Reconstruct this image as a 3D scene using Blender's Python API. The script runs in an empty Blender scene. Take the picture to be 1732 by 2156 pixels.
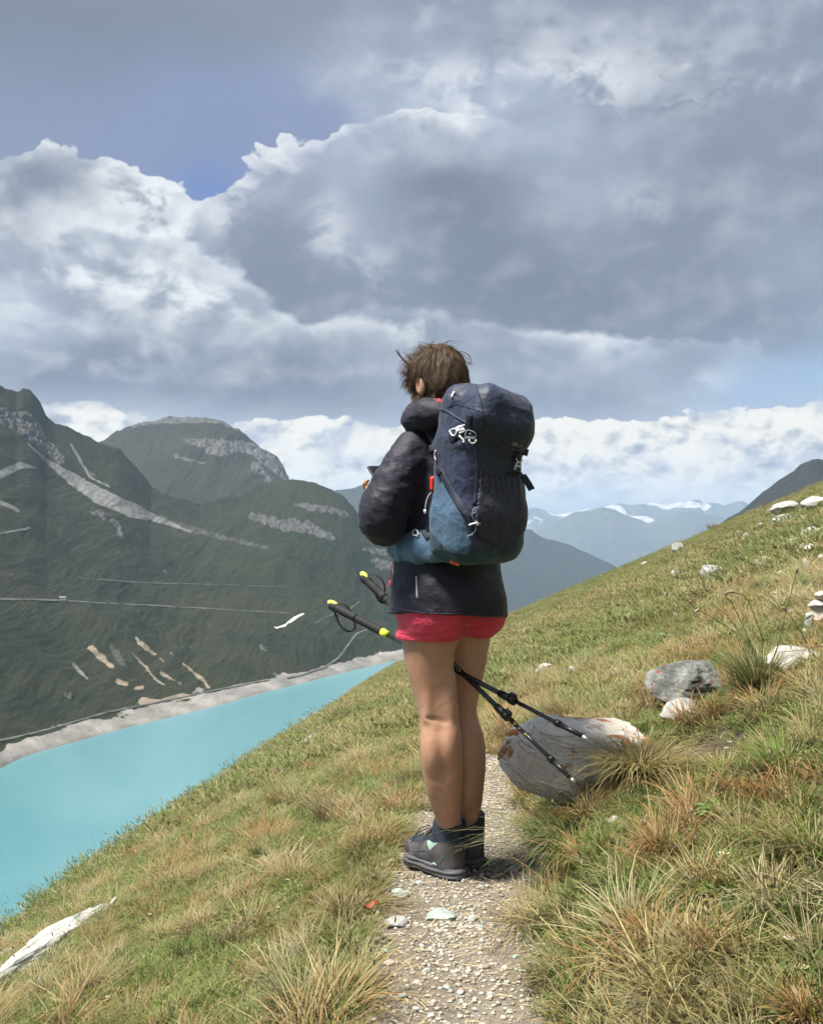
import bpy, math, random
import numpy as np
from mathutils import Vector, Matrix
from mathutils.bvhtree import BVHTree
random.seed(7); rng = np.random.default_rng(7)
sc = bpy.context.scene
COL = sc.collection
# ------------------------------------------------------------------ camera, light, exposure
F, CX, CY = 2161.0, 866.0, 1077.5           # focal length and centre in units of a 1732 x 2155 view
cam_d = bpy.data.cameras.new('camera'); cam = bpy.data.objects.new('camera', cam_d); COL.objects.link(cam)
cam_d.sensor_fit = 'VERTICAL'; cam_d.sensor_height = 24.0; cam_d.lens = 24.0*F/2155.0
cam_d.clip_start = 0.05; cam_d.clip_end = 60000
cam.location = (0, 0, 0); cam.rotation_euler = (math.radians(90), 0, 0)
sc.camera = cam
sc.view_settings.view_transform = 'Standard'; sc.view_settings.look = 'None'
sc.view_settings.gamma = 1.0; sc.view_settings.use_curve_mapping = False
EXPO = 1.15
sc.view_settings.exposure = EXPO
sc.cycles.use_denoising = True
sc.cycles.use_adaptive_sampling = True; sc.cycles.adaptive_threshold = 0.035; sc.cycles.adaptive_min_samples = 10
sc.cycles.max_bounces = 6; sc.cycles.diffuse_bounces = 3; sc.cycles.glossy_bounces = 2
sc.cycles.transmission_bounces = 3; sc.cycles.volume_bounces = 1; sc.cycles.transparent_max_bounces = 6
SUN_EL, SUN_AZ = math.radians(66), math.radians(246)      # azimuth clockwise from +Y (the view direction)
sun_dir = Vector((math.sin(SUN_AZ)*math.cos(SUN_EL), math.cos(SUN_AZ)*math.cos(SUN_EL), math.sin(SUN_EL)))
sun_d = bpy.data.lights.new('sun', 'SUN'); sun = bpy.data.objects.new('sun', sun_d); COL.objects.link(sun)
sun_d.energy = 4.5; sun_d.angle = math.radians(11.0); sun_d.color = (1.0, 0.955, 0.88)
sun.rotation_euler = sun_dir.to_track_quat('Z', 'Y').to_euler()
sun.location = (-40, -40, 60)

# ------------------------------------------------------------------ node shorthand
class S:
    def __init__(s, t, o): s.t, s.o = t, o
    def _m(s, op, *a, clamp=False):
        n = s.t.nodes.new('ShaderNodeMath'); n.operation = op; n.use_clamp = clamp
        for i, v in enumerate((s,)+a):
            if isinstance(v, S): s.t.links.new(v.o, n.inputs[i])
            else: n.inputs[i].default_value = float(v)
        return S(s.t, n.outputs[0])
    def __add__(s, b): return s._m('ADD', b)
    __radd__ = __add__
    def __mul__(s, b): return s._m('MULTIPLY', b)
    __rmul__ = __mul__
    def __sub__(s, b): return s._m('SUBTRACT', b)
    def __rsub__(s, b): return (s*-1.0)+b
    def __truediv__(s, b): return s._m('DIVIDE', b)
    def clamp(s): return s._m('ADD', 0.0, clamp=True)
    def ss(s, a, b, lo=0.0, hi=1.0):
        n = s.t.nodes.new('ShaderNodeMapRange'); n.interpolation_type = 'SMOOTHSTEP'
        s.t.links.new(s.o, n.inputs[0])
        for i, v in zip((1, 2, 3, 4), (a, b, lo, hi)): n.inputs[i].default_value = v
        return S(s.t, n.outputs[0])
def vm(t, op, a, b=None, c=None):
    n = t.nodes.new('ShaderNodeVectorMath'); n.operation = op
    for i, v in enumerate((a, b, c)):
        if v is None: continue
        if isinstance(v, S): t.links.new(v.o, n.inputs[i])
        else: n.inputs[i].default_value = v
    return n
def vmo(t, op, a, b=None, c=None, out=0): return S(t, vm(t, op, a, b, c).outputs[out])
def noise(t, vec, scale, detail=4, rough=0.5, dist=0.0, lac=2.0, kind='FBM', out='Fac'):
    n = t.nodes.new('ShaderNodeTexNoise'); n.noise_type = kind
    n.inputs['Scale'].default_value = scale; n.inputs['Detail'].default_value = detail
    n.inputs['Roughness'].default_value = rough; n.inputs['Distortion'].default_value = dist
    n.inputs['Lacunarity'].default_value = lac
    if vec is not None: t.links.new(vec.o, n.inputs['Vector'])
    return S(t, n.outputs[out])
def voro(t, vec, scale, detail=0, rough=0.5, feature='F1', out='Distance', rand=1.0, smooth=None):
    n = t.nodes.new('ShaderNodeTexVoronoi'); n.feature = feature
    n.inputs['Scale'].default_value = scale
    if 'Detail' in n.inputs: n.inputs['Detail'].default_value = detail; n.inputs['Roughness'].default_value = rough
    n.inputs['Randomness'].default_value = rand
    if smooth is not None: n.inputs['Smoothness'].default_value = smooth
    if vec is not None: t.links.new(vec.o, n.inputs['Vector'])
    return S(t, n.outputs[out])
def mixc(t, f, a, b, blend='MIX'):
    n = t.nodes.new('ShaderNodeMix'); n.data_type = 'RGBA'; n.blend_type = blend
    for key, v in ((0, f), (6, a), (7, b)):
        if isinstance(v, S): t.links.new(v.o, n.inputs[key])
        elif key == 0: n.inputs[0].default_value = v
        else: n.inputs[key].default_value = (*v, 1.0) if len(v) == 3 else v
    return S(t, n.outputs[2])
def attr(t, name, out='Fac', kind='GEOMETRY'):
    n = t.nodes.new('ShaderNodeAttribute'); n.attribute_name = name; n.attribute_type = kind
    return S(t, n.outputs[out])
def srgb(r, g, b):
    f = lambda c: (c/255/12.92) if c/255 <= .04045 else ((c/255+.055)/1.055)**2.4
    return (f(r), f(g), f(b))

# ------------------------------------------------------------------ world: sky with clouds
world = bpy.data.worlds.new('World'); sc.world = world; world.use_nodes = True
wt = world.node_tree; wt.nodes.clear()
wout = wt.nodes.new('ShaderNodeOutputWorld'); wbg = wt.nodes.new('ShaderNodeBackground')
wt.links.new(wbg.outputs[0], wout.inputs[0]); wbg.inputs[1].default_value = 0.1
world.cycles.sampling_method = 'MANUAL'; world.cycles.sample_map_resolution = 256
sky = wt.nodes.new('ShaderNodeTexSky'); sky.sky_type = 'NISHITA'; sky.sun_disc = False
sky.sun_elevation = SUN_EL; sky.sun_rotation = SUN_AZ; sky.altitude = 2400; sky.air_density = 1.0; sky.dust_density = 1.5
KS = 10.0/2**EXPO                            # picture brightness -> radiance before the 0.1 background strength
def pic(r, g, b): return tuple(c*KS for c in srgb(r, g, b))
tc = wt.nodes.new('ShaderNodeTexCoord')
D = vmo(wt, 'NORMALIZE', S(wt, tc.outputs['Generated']))
sp = wt.nodes.new('ShaderNodeSeparateXYZ'); wt.links.new(D.o, sp.inputs[0])
dx, dy, dz = (S(wt, sp.outputs[i]) for i in range(3))
def azel(px, py):
    u, v = (px-CX)/F, (CY-py)/F
    return math.atan(u)*F, math.atan(v/math.sqrt(1+u*u))*F
AZ = dx._m('ARCTAN2', dy)*F
EL = dz._m('ARCSINE')*F
cmb = wt.nodes.new('ShaderNodeCombineXYZ'); wt.links.new(AZ.o, cmb.inputs[0]); wt.links.new(EL.o, cmb.inputs[1])
P0 = S(wt, cmb.outputs[0])
# noise is read on a stretched direction so that clouds flatten towards the horizon
Dn = vmo(wt, 'MULTIPLY', D, (1.0, 1.0, 1.45))
wcol = noise(wt, Dn, 5.0, 3, .55, out='Color')
w1 = vmo(wt, 'SCALE', vmo(wt, 'SUBTRACT', wcol, (.5, .5, .5))); w1.o.node.inputs[3].default_value = 190
wcol2 = noise(wt, Dn, 22.0, 3, .6, out='Color')
w2 = vmo(wt, 'SCALE', vmo(wt, 'SUBTRACT', wcol2, (.5, .5, .5))); w2.o.node.inputs[3].default_value = 55
PW = vmo(wt, 'ADD', vmo(wt, 'ADD', P0, w1), w2)
def gsum(lst, base=None, P=None):
    P = P or PW; tot = base
    for (px, py, sx, sy, a) in lst:
        ax, ey = azel(px, py)
        v = vmo(wt, 'MULTIPLY_ADD', P, (1/sx, 1/sy, 0), (-ax/sx, -ey/sy, 0))
        q = vmo(wt, 'DOT_PRODUCT', v, v, out=1)
        e = S(wt, q._m('MULTIPLY', -0.5).o)._m('EXPONENT')*a
        tot = e if tot is None else tot+e
    return tot
def puff(off):
    p = vmo(wt, 'ADD', Dn, off) if off else Dn
    f = noise(wt, p, 6.0, 8, .63, .25)
    b1 = voro(wt, p, 19.0, 2, .55)
    return (f-.5)*2.35 + (0.40-b1)*0.68
PF = puff(None)
PF2 = puff((-.012, 0.0, .018))
EMB = ((PF-PF2)*2.2)                         # relief lit from the upper left
soft = noise(wt, Dn, 3.2, 6, .55, .4)        # large soft variation, everywhere
fine = noise(wt, Dn, 14.0, 6, .6, .3)
# 1 upper veil
base = mixc(wt, soft.ss(.3, .72), pic(150, 161, 180), pic(182, 193, 210))
topdark = gsum([(180, 110, 480, 120, 1.0), (800, -60, 500, 80, .35)]).clamp()
base = mixc(wt, topdark, base, pic(126, 136, 150))
lav = gsum([(330, 280, 330, 110, .9), (600, 250, 160, 90, .6), (420, 400, 130, 90, .6)]).clamp()
base = mixc(wt, lav, base, pic(139, 153, 186))
blue = gsum([(425, 425, 62, 55, .85), (400, 370, 110, 40, .2)], None).clamp()
base = mixc(wt, blue, base, mixc(wt, .92, S(wt, sky.outputs[0]), pic(118, 142, 196)))
# 2 right upper cloud: softly lit ridges
ridge = gsum([(930, 215, 130, 45, .75), (1130, 210, 110, 60, .7), (1370, 220, 60, 110, .2), (1180, 120, 260, 50, .35),
              (880, 150, 120, 40, .4), (1550, 60, 240, 60, .35), (1250, 330, 60, 60, .5), (1480, 230, 90, 50, .4)])
base = mixc(wt, ((ridge*.9)+(fine-.5)*1.2*ridge).clamp(), base, pic(200, 210, 224))
# 3 cumulus bodies, far to near; every layer has a bright crisp rim and a softer, greyer body
PS = vmo(wt, 'ADD', P0, w2)
EM2 = (noise(wt, Dn, 9.0, 4, .5, .3)-noise(wt, vmo(wt, 'ADD', Dn, (-.02, 0, .03)), 9.0, 4, .5, .3))*3.2   # broad relief
PL = vmo(wt, 'ADD', PS, vmo(wt, 'MULTIPLY', w1, (.55, .55, .55)))
def layer(base, cov, na, th, edge, rim, body, depth, rel=.5, relb=.15, lits=None, darks=None, nz=None, P=None, rimloc=None):
    d = gsum(cov, P=P or PS)+(nz or PF)*na-th
    m = d.ss(-.01, edge); dp = d.ss(0.0, depth)
    body2 = mixc(wt, soft.ss(.4, .62), pic(*[v*.93 for v in body]), pic(*[v*1.07 for v in body]))
    rimc = mixc(wt, fine.ss(.35, .6), pic(*[(u+v)/2 for u, v in zip(rim, body)]), pic(*rim))
    if rimloc: rimc = mixc(wt, gsum(rimloc, P=P0).clamp(), body2, rimc)
    c = mixc(wt, dp, rimc, body2)
    if lits: c = mixc(wt, (gsum(lits)*(fine.ss(.40, .58)*1.35-.02)).clamp(), c, pic(238, 242, 247))
    if darks: c = mixc(wt, gsum(darks).clamp(), c, pic(126, 136, 157))
    k = dp*(relb-rel)+rel
    E = EMB*.55+EM2*.8
    c = mixc(wt, (E*k).clamp(), c, pic(246, 249, 252))
    c = mixc(wt, (E*k*-1.0).clamp(), c, pic(122, 132, 153))
    return mixc(wt, m, base, c)
base = layer(base, [(60, 480, 110, 85, .95), (205, 455, 100, 70, .95), (310, 520, 85, 75, .95), (150, 620, 260, 110, 1.0), (420, 600, 90, 70, .7), (-300, 560, 260, 150, 1.0)],
             .50, .50, .045, (240, 245, 251), (178, 189, 205), .45, .75, .42,
             lits=[(235, 360, 70, 60, .9), (340, 430, 60, 50, .8), (260, 495, 180, 40, 1.0), (110, 560, 160, 40, .7)], darks=[(95, 385, 80, 45, .8), (20, 470, 60, 40, .4)])
base = layer(base, [(1100, 160, 260, 120, .9), (1400, 100, 320, 200, 1.0), (1750, 200, 320, 300, 1.1), (2200, 400, 400, 300, 1.0), (1300, -300, 500, 250, .9), (1250, 330, 400, 140, .9)],
             .46, .34, .55, (176, 187, 204), (158, 169, 189), .4, .55, .3, P=PL,
             lits=[(1180, 190, 130, 45, .55), (1060, 230, 80, 36, .5), (1500, 250, 60, 50, .4), (880, 160, 90, 36, .4), (1250, 110, 160, 40, .35), (1430, 350, 60, 60, .35)], darks=[(1650, 300, 160, 160, .45), (1000, 100, 120, 40, .3)])
base = layer(base, [(610, 500, 95, 80, .95), (520, 590, 105, 75, .9), (760, 450, 115, 105, .95), (900, 520, 240, 170, 1.1), (1200, 590, 320, 200, 1.2), (1600, 620, 380, 220, 1.3), (880, 330, 80, 50, .5), (2200, 500, 400, 300, 1.0), (700, 660, 260, 110, 1.0)],
             .46, .50, .045, (240, 245, 251), (158, 169, 189), .30, .6, .16, rimloc=[(540, 400, 110, 110, 1.3), (760, 290, 200, 80, .6), (450, 500, 80, 80, 1.0)],
             lits=[(545, 385, 40, 55, .9), (465, 475, 45, 30, .9), (955, 262, 50, 16, 1.0), (850, 300, 80, 50, .5),
                   (680, 500, 40, 40, 1.0), (770, 600, 40, 50, .95), (1190, 460, 40, 40, .5), (1320, 620, 36, 22, .7), (1360, 420, 50, 40, .5), (1540, 420, 40, 60, .3)],
             darks=[(560, 520, 85, 80, .65), (1030, 560, 200, 110, .9), (960, 400, 120, 60, .65), (640, 630, 110, 45, .5), (1130, 650, 160, 50, .5), (1600, 680, 230, 60, .6), (1660, 380, 160, 140, .4), (1400, 520, 150, 90, .3)])
base = layer(base, [(60, 660, 300, 95, 1.1), (330, 640, 190, 75, .95), (240, 570, 130, 50, .6), (480, 740, 170, 70, .9), (-300, 700, 300, 120, 1.0)],
             .60, .52, .30, (206, 214, 227), (178, 189, 205), .6, .75, .5, P=PL, lits=[(130, 590, 160, 40, .6), (430, 670, 80, 40, .6), (300, 640, 160, 60, .4)], darks=[(140, 780, 200, 50, .8), (480, 800, 140, 36, .5), (250, 720, 70, 30, .3)])
base = layer(base, [(650, 750, 150, 60, .9), (800, 720, 120, 60, .8), (980, 760, 230, 60, 1.0), (1250, 770, 220, 55, 1.0), (1520, 760, 120, 50, .6), (560, 820, 400, 50, .9), (1150, 830, 380, 50, .9)],
             .55, .50, .34, (190, 200, 215), (160, 171, 190), .5, .45, .25, P=PL, lits=[(1240, 690, 90, 22, .7), (720, 690, 100, 24, .5), (870, 700, 60, 24, .4), (1480, 790, 60, 30, .6)],
             darks=[(900, 870, 560, 32, 1.0), (500, 845, 200, 36, .8), (600, 790, 100, 26, .4), (1250, 850, 180, 36, .8), (1080, 720, 100, 22, .4)])
base = layer(base, [(150, 815, 190, 26, 1.0), (480, 860, 260, 36, 1.1), (860, 885, 300, 26, 1.1), (1120, 875, 260, 24, .95), (1330, 850, 140, 24, .7)], .50, .45, .75, (140, 151, 172), (118, 128, 151), .35, .25, .15, P=PL)
# 4 low bright band with blue above
lowband = EL.ss(azel(866, 905)[1]-40, azel(866, 905)[1]+28, 1.0, 0.0)
gap = gsum([(1640, 820, 120, 60, 1.2), (150, 905, 90, 28, 1.0), (1420, 880, 150, 14, .0)], P=PW).clamp()
base = mixc(wt, gap, base, mixc(wt, EL.ss(300, 700), pic(160, 188, 222), pic(112, 137, 198)))
Dl = vmo(wt, 'MULTIPLY', D, (1.0, 1.0, 1.5))
def lpuff(off):
    p = vmo(wt, 'ADD', Dl, off) if off else Dl
    return (noise(wt, p, 10.0, 8, .64, .2)-.5)*2.6+(0.40-voro(wt, p, 34.0, 2, .6))*.6
LP = lpuff(None); LP2 = lpuff((-.008, 0, .013))
lcov = gsum([(1700, 965, 110, 80, 1.1), (1480, 950, 120, 50, .9), (1250, 945, 150, 40, .9), (1400, 1020, 500, 50, 1.0), (700, 970, 130, 55, 1.1), (560, 925, 100, 25, .6), (640, 1000, 200, 60, .7),
             (215, 912, 60, 20, .9), (170, 865, 130, 14, .8), (-400, 980, 500, 60, 1.0), (2300, 980, 500, 60, 1.0), (1050, 960, 150, 50, .8)], P=PS)
ld = lcov+LP*.40-.42
lm = ld.ss(0, .06)*EL.ss(-5, 35)*EL.ss(azel(866, 860)[1]-25, azel(866, 860)[1]+30, 1.0, 0.0)
LE = (LP-LP2)*1.35
lc = mixc(wt, noise(wt, Dl, 13.0, 5, .6, .3).ss(.40, .54), pic(200, 206, 220), pic(252, 249, 242))
lc = mixc(wt, (LE*-1.1).clamp(), lc, pic(158, 170, 192))
lc = mixc(wt, (LE*.8).clamp(), lc, pic(253, 251, 246))
lc = mixc(wt, EL.ss(10, 80, .5, 0.0), lc, pic(212, 218, 229))
hor = mixc(wt, noise(wt, Dl, 9.0, 5, .55, .3).ss(.35, .65), pic(205, 214, 228), pic(180, 194, 216))
base = mixc(wt, EL.ss(120, 300, 1.0, 0.0), base, hor)
base = mixc(wt, lm, base, lc)
base = mixc(wt, EL.ss(-25, 25, .75, 0.0), base, pic(196, 206, 222))
base = mixc(wt, EL.ss(-300, -30, 1.0, 0.0), base, pic(70, 82, 78))
wt.links.new(base.o, wbg.inputs[0])
# ------------------------------------------------------------------ numpy noise
_perm = np.random.default_rng(11).permutation(256); _perm = np.concatenate([_perm, _perm, _perm])
_gr = np.random.default_rng(12).normal(size=(256, 3)); _gr /= np.linalg.norm(_gr, axis=1)[:, None]
def perlin(x, y, z=None):
    x = np.asarray(x, float); y = np.asarray(y, float); z = np.zeros_like(x) if z is None else np.asarray(z, float)
    xi, yi, zi = np.floor(x).astype(int), np.floor(y).astype(int), np.floor(z).astype(int)
    xf, yf, zf = x-xi, y-yi, z-zi; xi &= 255; yi &= 255; zi &= 255
    f = lambda t: t*t*t*(t*(t*6-15)+10)
    u, v, w = f(xf), f(yf), f(zf)
    def g(a, b, c):
        h = _perm[_perm[_perm[(xi+a) & 255]+((yi+b) & 255)]+((zi+c) & 255)]
        G = _gr[h]; return G[..., 0]*(xf-a)+G[..., 1]*(yf-b)+G[..., 2]*(zf-c)
    l = lambda a, b, t: a+t*(b-a)
    return l(l(l(g(0, 0, 0), g(1, 0, 0), u), l(g(0, 1, 0), g(1, 1, 0), u), v), l(l(g(0, 0, 1), g(1, 0, 1), u), l(g(0, 1, 1), g(1, 1, 1), u), v), w)
def fbm(x, y, z=None, o=5, r=.5, ridged=False):
    t = 0; a = 1.0; s = 1.0; n = 0
    for i in range(o):
        p = perlin(x*s+7.3*i, y*s+3.1*i, None if z is None else z*s+1.7*i)
        t = t+a*((1-2*np.abs(p)*1.6) if ridged else p*1.6); n += a; a *= r; s *= 2.03
    return t/n
def sst(e0, e1, x):
    t = np.clip((x-e0)/(e1-e0), 0, 1); return t*t*(3-2*t)

# ------------------------------------------------------------------ object helpers
def W(px, py, Y): return Vector(((px-CX)/F*Y, Y, -(py-CY)/F*Y))
def link_mesh(name, verts, faces, mat=None, parent=None, smooth=True, attrs=None, mats=None, fmat=None):
    me = bpy.data.meshes.new(name)
    verts = np.asarray(verts, np.float32)
    if isinstance(faces, np.ndarray):
        k = faces.shape[1]; nf = len(faces)
        me.vertices.add(len(verts)); me.vertices.foreach_set('co', verts.ravel())
        me.loops.add(nf*k); me.loops.foreach_set('vertex_index', faces.astype(np.int32).ravel())
        me.polygons.add(nf); me.polygons.foreach_set('loop_start', np.arange(0, nf*k, k, dtype=np.int32))
        me.polygons.foreach_set('loop_total', np.full(nf, k, np.int32))
    else:
        me.from_pydata([tuple(v) for v in verts], [], faces)
    if attrs:
        for n, a in attrs.items():
            a = np.asarray(a, np.float32)
            if a.ndim == 1: at = me.attributes.new(n, 'FLOAT', 'POINT'); at.data.foreach_set('value', a)
            else: at = me.attributes.new(n, 'FLOAT_VECTOR', 'POINT'); at.data.foreach_set('vector', a.ravel())
    for m in (mats or ([mat] if mat else [])): me.materials.append(m)
    if fmat is not None: me.polygons.foreach_set('material_index', np.asarray(fmat, np.int32))
    if smooth: me.polygons.foreach_set('use_smooth', np.ones(len(me.polygons), bool))
    me.update(); me.validate()
    o = bpy.data.objects.new(name, me); COL.objects.link(o)
    if parent is not None: o.parent = parent
    return o
def tag(o, label, cat, group=None):
    o['label'] = label; o['category'] = cat
    if group: o['group'] = group
    return o
def structure(o): o['kind'] = 'structure'; return o
def empty(name, loc=(0, 0, 0)):
    o = bpy.data.objects.new(name, None); COL.objects.link(o); o.location = loc; o.empty_display_size = .05; return o
def grid_faces(nr, nc):
    i = np.arange(nr-1)[:, None]*nc+np.arange(nc-1)[None]; i = i.ravel()
    return np.stack([i, i+1, i+nc+1, i+nc], 1)
def newmat(name):
    m = bpy.data.materials.new(name); m.use_nodes = True; t = m.node_tree
    b = t.nodes['Principled BSDF']; return m, t, b
def setc(t, b, c, key='Base Color'):
    if isinstance(c, S): t.links.new(c.o, b.inputs[key])
    elif isinstance(c, (int, float)): b.inputs[key].default_value = c
    else: b.inputs[key].default_value = (*c, 1)
def bump(t, b, h, strength=.3, dist=.01):
    n = t.nodes.new('ShaderNodeBump'); n.inputs['Strength'].default_value = strength; n.inputs['Distance'].default_value = dist
    t.links.new(h.o, n.inputs['Height']); t.links.new(n.outputs[0], b.inputs['Normal']); return n
def objco(t):
    n = t.nodes.new('ShaderNodeTexCoord'); return S(t, n.outputs['Object'])
def geopos(t):
    n = t.nodes.new('ShaderNodeNewGeometry'); return S(t, n.outputs['Position'])
def simple(name, col, rough=.6, spec=.4, metal=0, var=.25, scale=20, bmp=0, bscale=200, sheen=0):
    m, t, b = newmat(name); P = objco(t)
    n = noise(t, P, scale, 4, .6)
    c = mixc(t, n.ss(.3, .7), tuple(x*(1-var) for x in col), tuple(min(1, x*(1+var)) for x in col))
    setc(t, b, c); b.inputs['Roughness'].default_value = rough; b.inputs['Metallic'].default_value = metal
    b.inputs['Specular IOR Level'].default_value = spec
    if sheen: b.inputs['Sheen Weight'].default_value = sheen
    if bmp: bump(t, b, noise(t, P, bscale, 4, .6), bmp, .002)
    return m

def icosphere(n):
    p = (1+5**.5)/2
    v = [(-1, p, 0), (1, p, 0), (-1, -p, 0), (1, -p, 0), (0, -1, p), (0, 1, p), (0, -1, -p), (0, 1, -p), (p, 0, -1), (p, 0, 1), (-p, 0, -1), (-p, 0, 1)]
    f = [(0, 11, 5), (0, 5, 1), (0, 1, 7), (0, 7, 10), (0, 10, 11), (1, 5, 9), (5, 11, 4), (11, 10, 2), (10, 7, 6), (7, 1, 8), (3, 9, 4), (3, 4, 2), (3, 2, 6), (3, 6, 8), (3, 8, 9), (4, 9, 5), (2, 4, 11), (6, 2, 10), (8, 6, 7), (9, 8, 1)]
    for _ in range(n):
        mid = {}; nf = []
        def g(a, b):
            k = (min(a, b), max(a, b))
            if k not in mid: mid[k] = len(v); v.append(tuple((np.array(v[a])+np.array(v[b]))/2))
            return mid[k]
        for a, b, c in f:
            x, y, z = g(a, b), g(b, c), g(c, a); nf += [(a, x, z), (b, y, x), (c, z, y), (x, y, z)]
        f = nf
        v = [tuple(np.array(q)/np.linalg.norm(q)) for q in v]
    v = np.array(v, float); v /= np.linalg.norm(v, axis=1)[:, None]
    return v, np.array(f)
ICO = {n: icosphere(n) for n in (0, 1, 2, 3, 4, 5)}

# ------------------------------------------------------------------ far terrain sheets
# each sheet is a real slope: columns run away from the camera from its foot to its crest
def polyx(pts, x):
    p = np.array(pts, float); return np.interp(x, p[:, 0], p[:, 1])
def seg_dist(px, py, pts, widths):
    """distance to a polyline minus its local half width, in view units (used to lay rock and scree on the slope)"""
    best = np.full(px.shape, 1e9)
    for (a, b, wa, wb) in zip(pts[:-1], pts[1:], widths[:-1], widths[1:]):
        ax, ay = a; bx, by = b; vx, vy = bx-ax, by-ay
        t = np.clip(((px-ax)*vx+(py-ay)*vy)/(vx*vx+vy*vy+1e-9), 0, 1)
        d = np.hypot(px-ax-t*vx, py-ay-t*vy)-(wa+(wb-wa)*t)*.5
        best = np.minimum(best, d)
    return best
def Z4(lst): return [(x*.5, 784+y*.5) for x, y in lst]
def sheet(name, x0, x1, nx, ny, foot, crest, Yf, Yc, mat, amp, nscale, prof=.85, back=.2, masks=None, ridged=.6, topfine=0, gully=0):
    px = np.linspace(x0, x1, nx)
    t = np.concatenate([np.linspace(0, 1, ny), 1+np.linspace(.01, back, max(4, ny//10))])
    yf = polyx(foot, px) if isinstance(foot, list) else np.full(nx, float(foot))
    yc = polyx(crest, px)
    YF = Yf(px) if callable(Yf) else np.full(nx, float(Yf)); YC = Yc(px) if callable(Yc) else np.full(nx, float(Yc))
    T, PX = np.meshgrid(t, px, indexing='ij')
    Y = YF+(YC-YF)*T
    sf, s_c = ((LAKE_Z/YF) if isinstance(foot, list) else -(yf-CY)/F), -(yc-CY)/F
    Tc = np.clip(T, 0, 1)
    kw_ = np.hanning(91); kw_ /= kw_.sum(); scs = np.convolve(np.pad(s_c, 45, mode='edge'), kw_, 'valid')
    se = scs+(s_c-scs)*sst(.25, 1.0, Tc)
    s = sf+(se-sf)*Tc**prof
    X = (PX-CX)/F*Y; Z = s*Y
    Z = Z-np.where(T > 1, (T-1)*(YC-YF)*.9, 0)
    Z0 = Z.copy()
    n1 = fbm(X/nscale, Y/nscale, o=6, r=.5); n2 = fbm(X/nscale*.7+40, Y/nscale*.35, o=6, r=.55, ridged=True)
    win = sst(0, .12, T)*(1-.75*sst(.82, 1.0, T))
    Z = Z+amp*win*(n1*(1-ridged)+(n2-.45)*ridged*1.4)
    if gully: Z = Z+gully*sst(0, .06, T)*(1-.5*sst(.8, 1, T))*((fbm(X/(nscale*.16)+.6*n1, Y/(nscale*1.1), o=5, r=.6, ridged=True)-.5)+.12*fbm(X/(nscale*.09), Y/(nscale*.09), o=4, r=.6))
    if topfine: Z = Z+topfine*sst(.8, 1.0, T)*fbm(X/(nscale*.12), Y/(nscale*.12), o=5, r=.6)
    PY = CY-Z/Y*F
    at = {}
    if masks:
        at, dz = masks(PX, PY, X, Y, Z, T); Z = Z+dz
    V = np.stack([X, Y, Z], -1).reshape(-1, 3)
    o = link_mesh(name, V, grid_faces(len(t), nx), mat, attrs={k: v.ravel() for k, v in at.items()})
    return structure(o)

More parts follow.
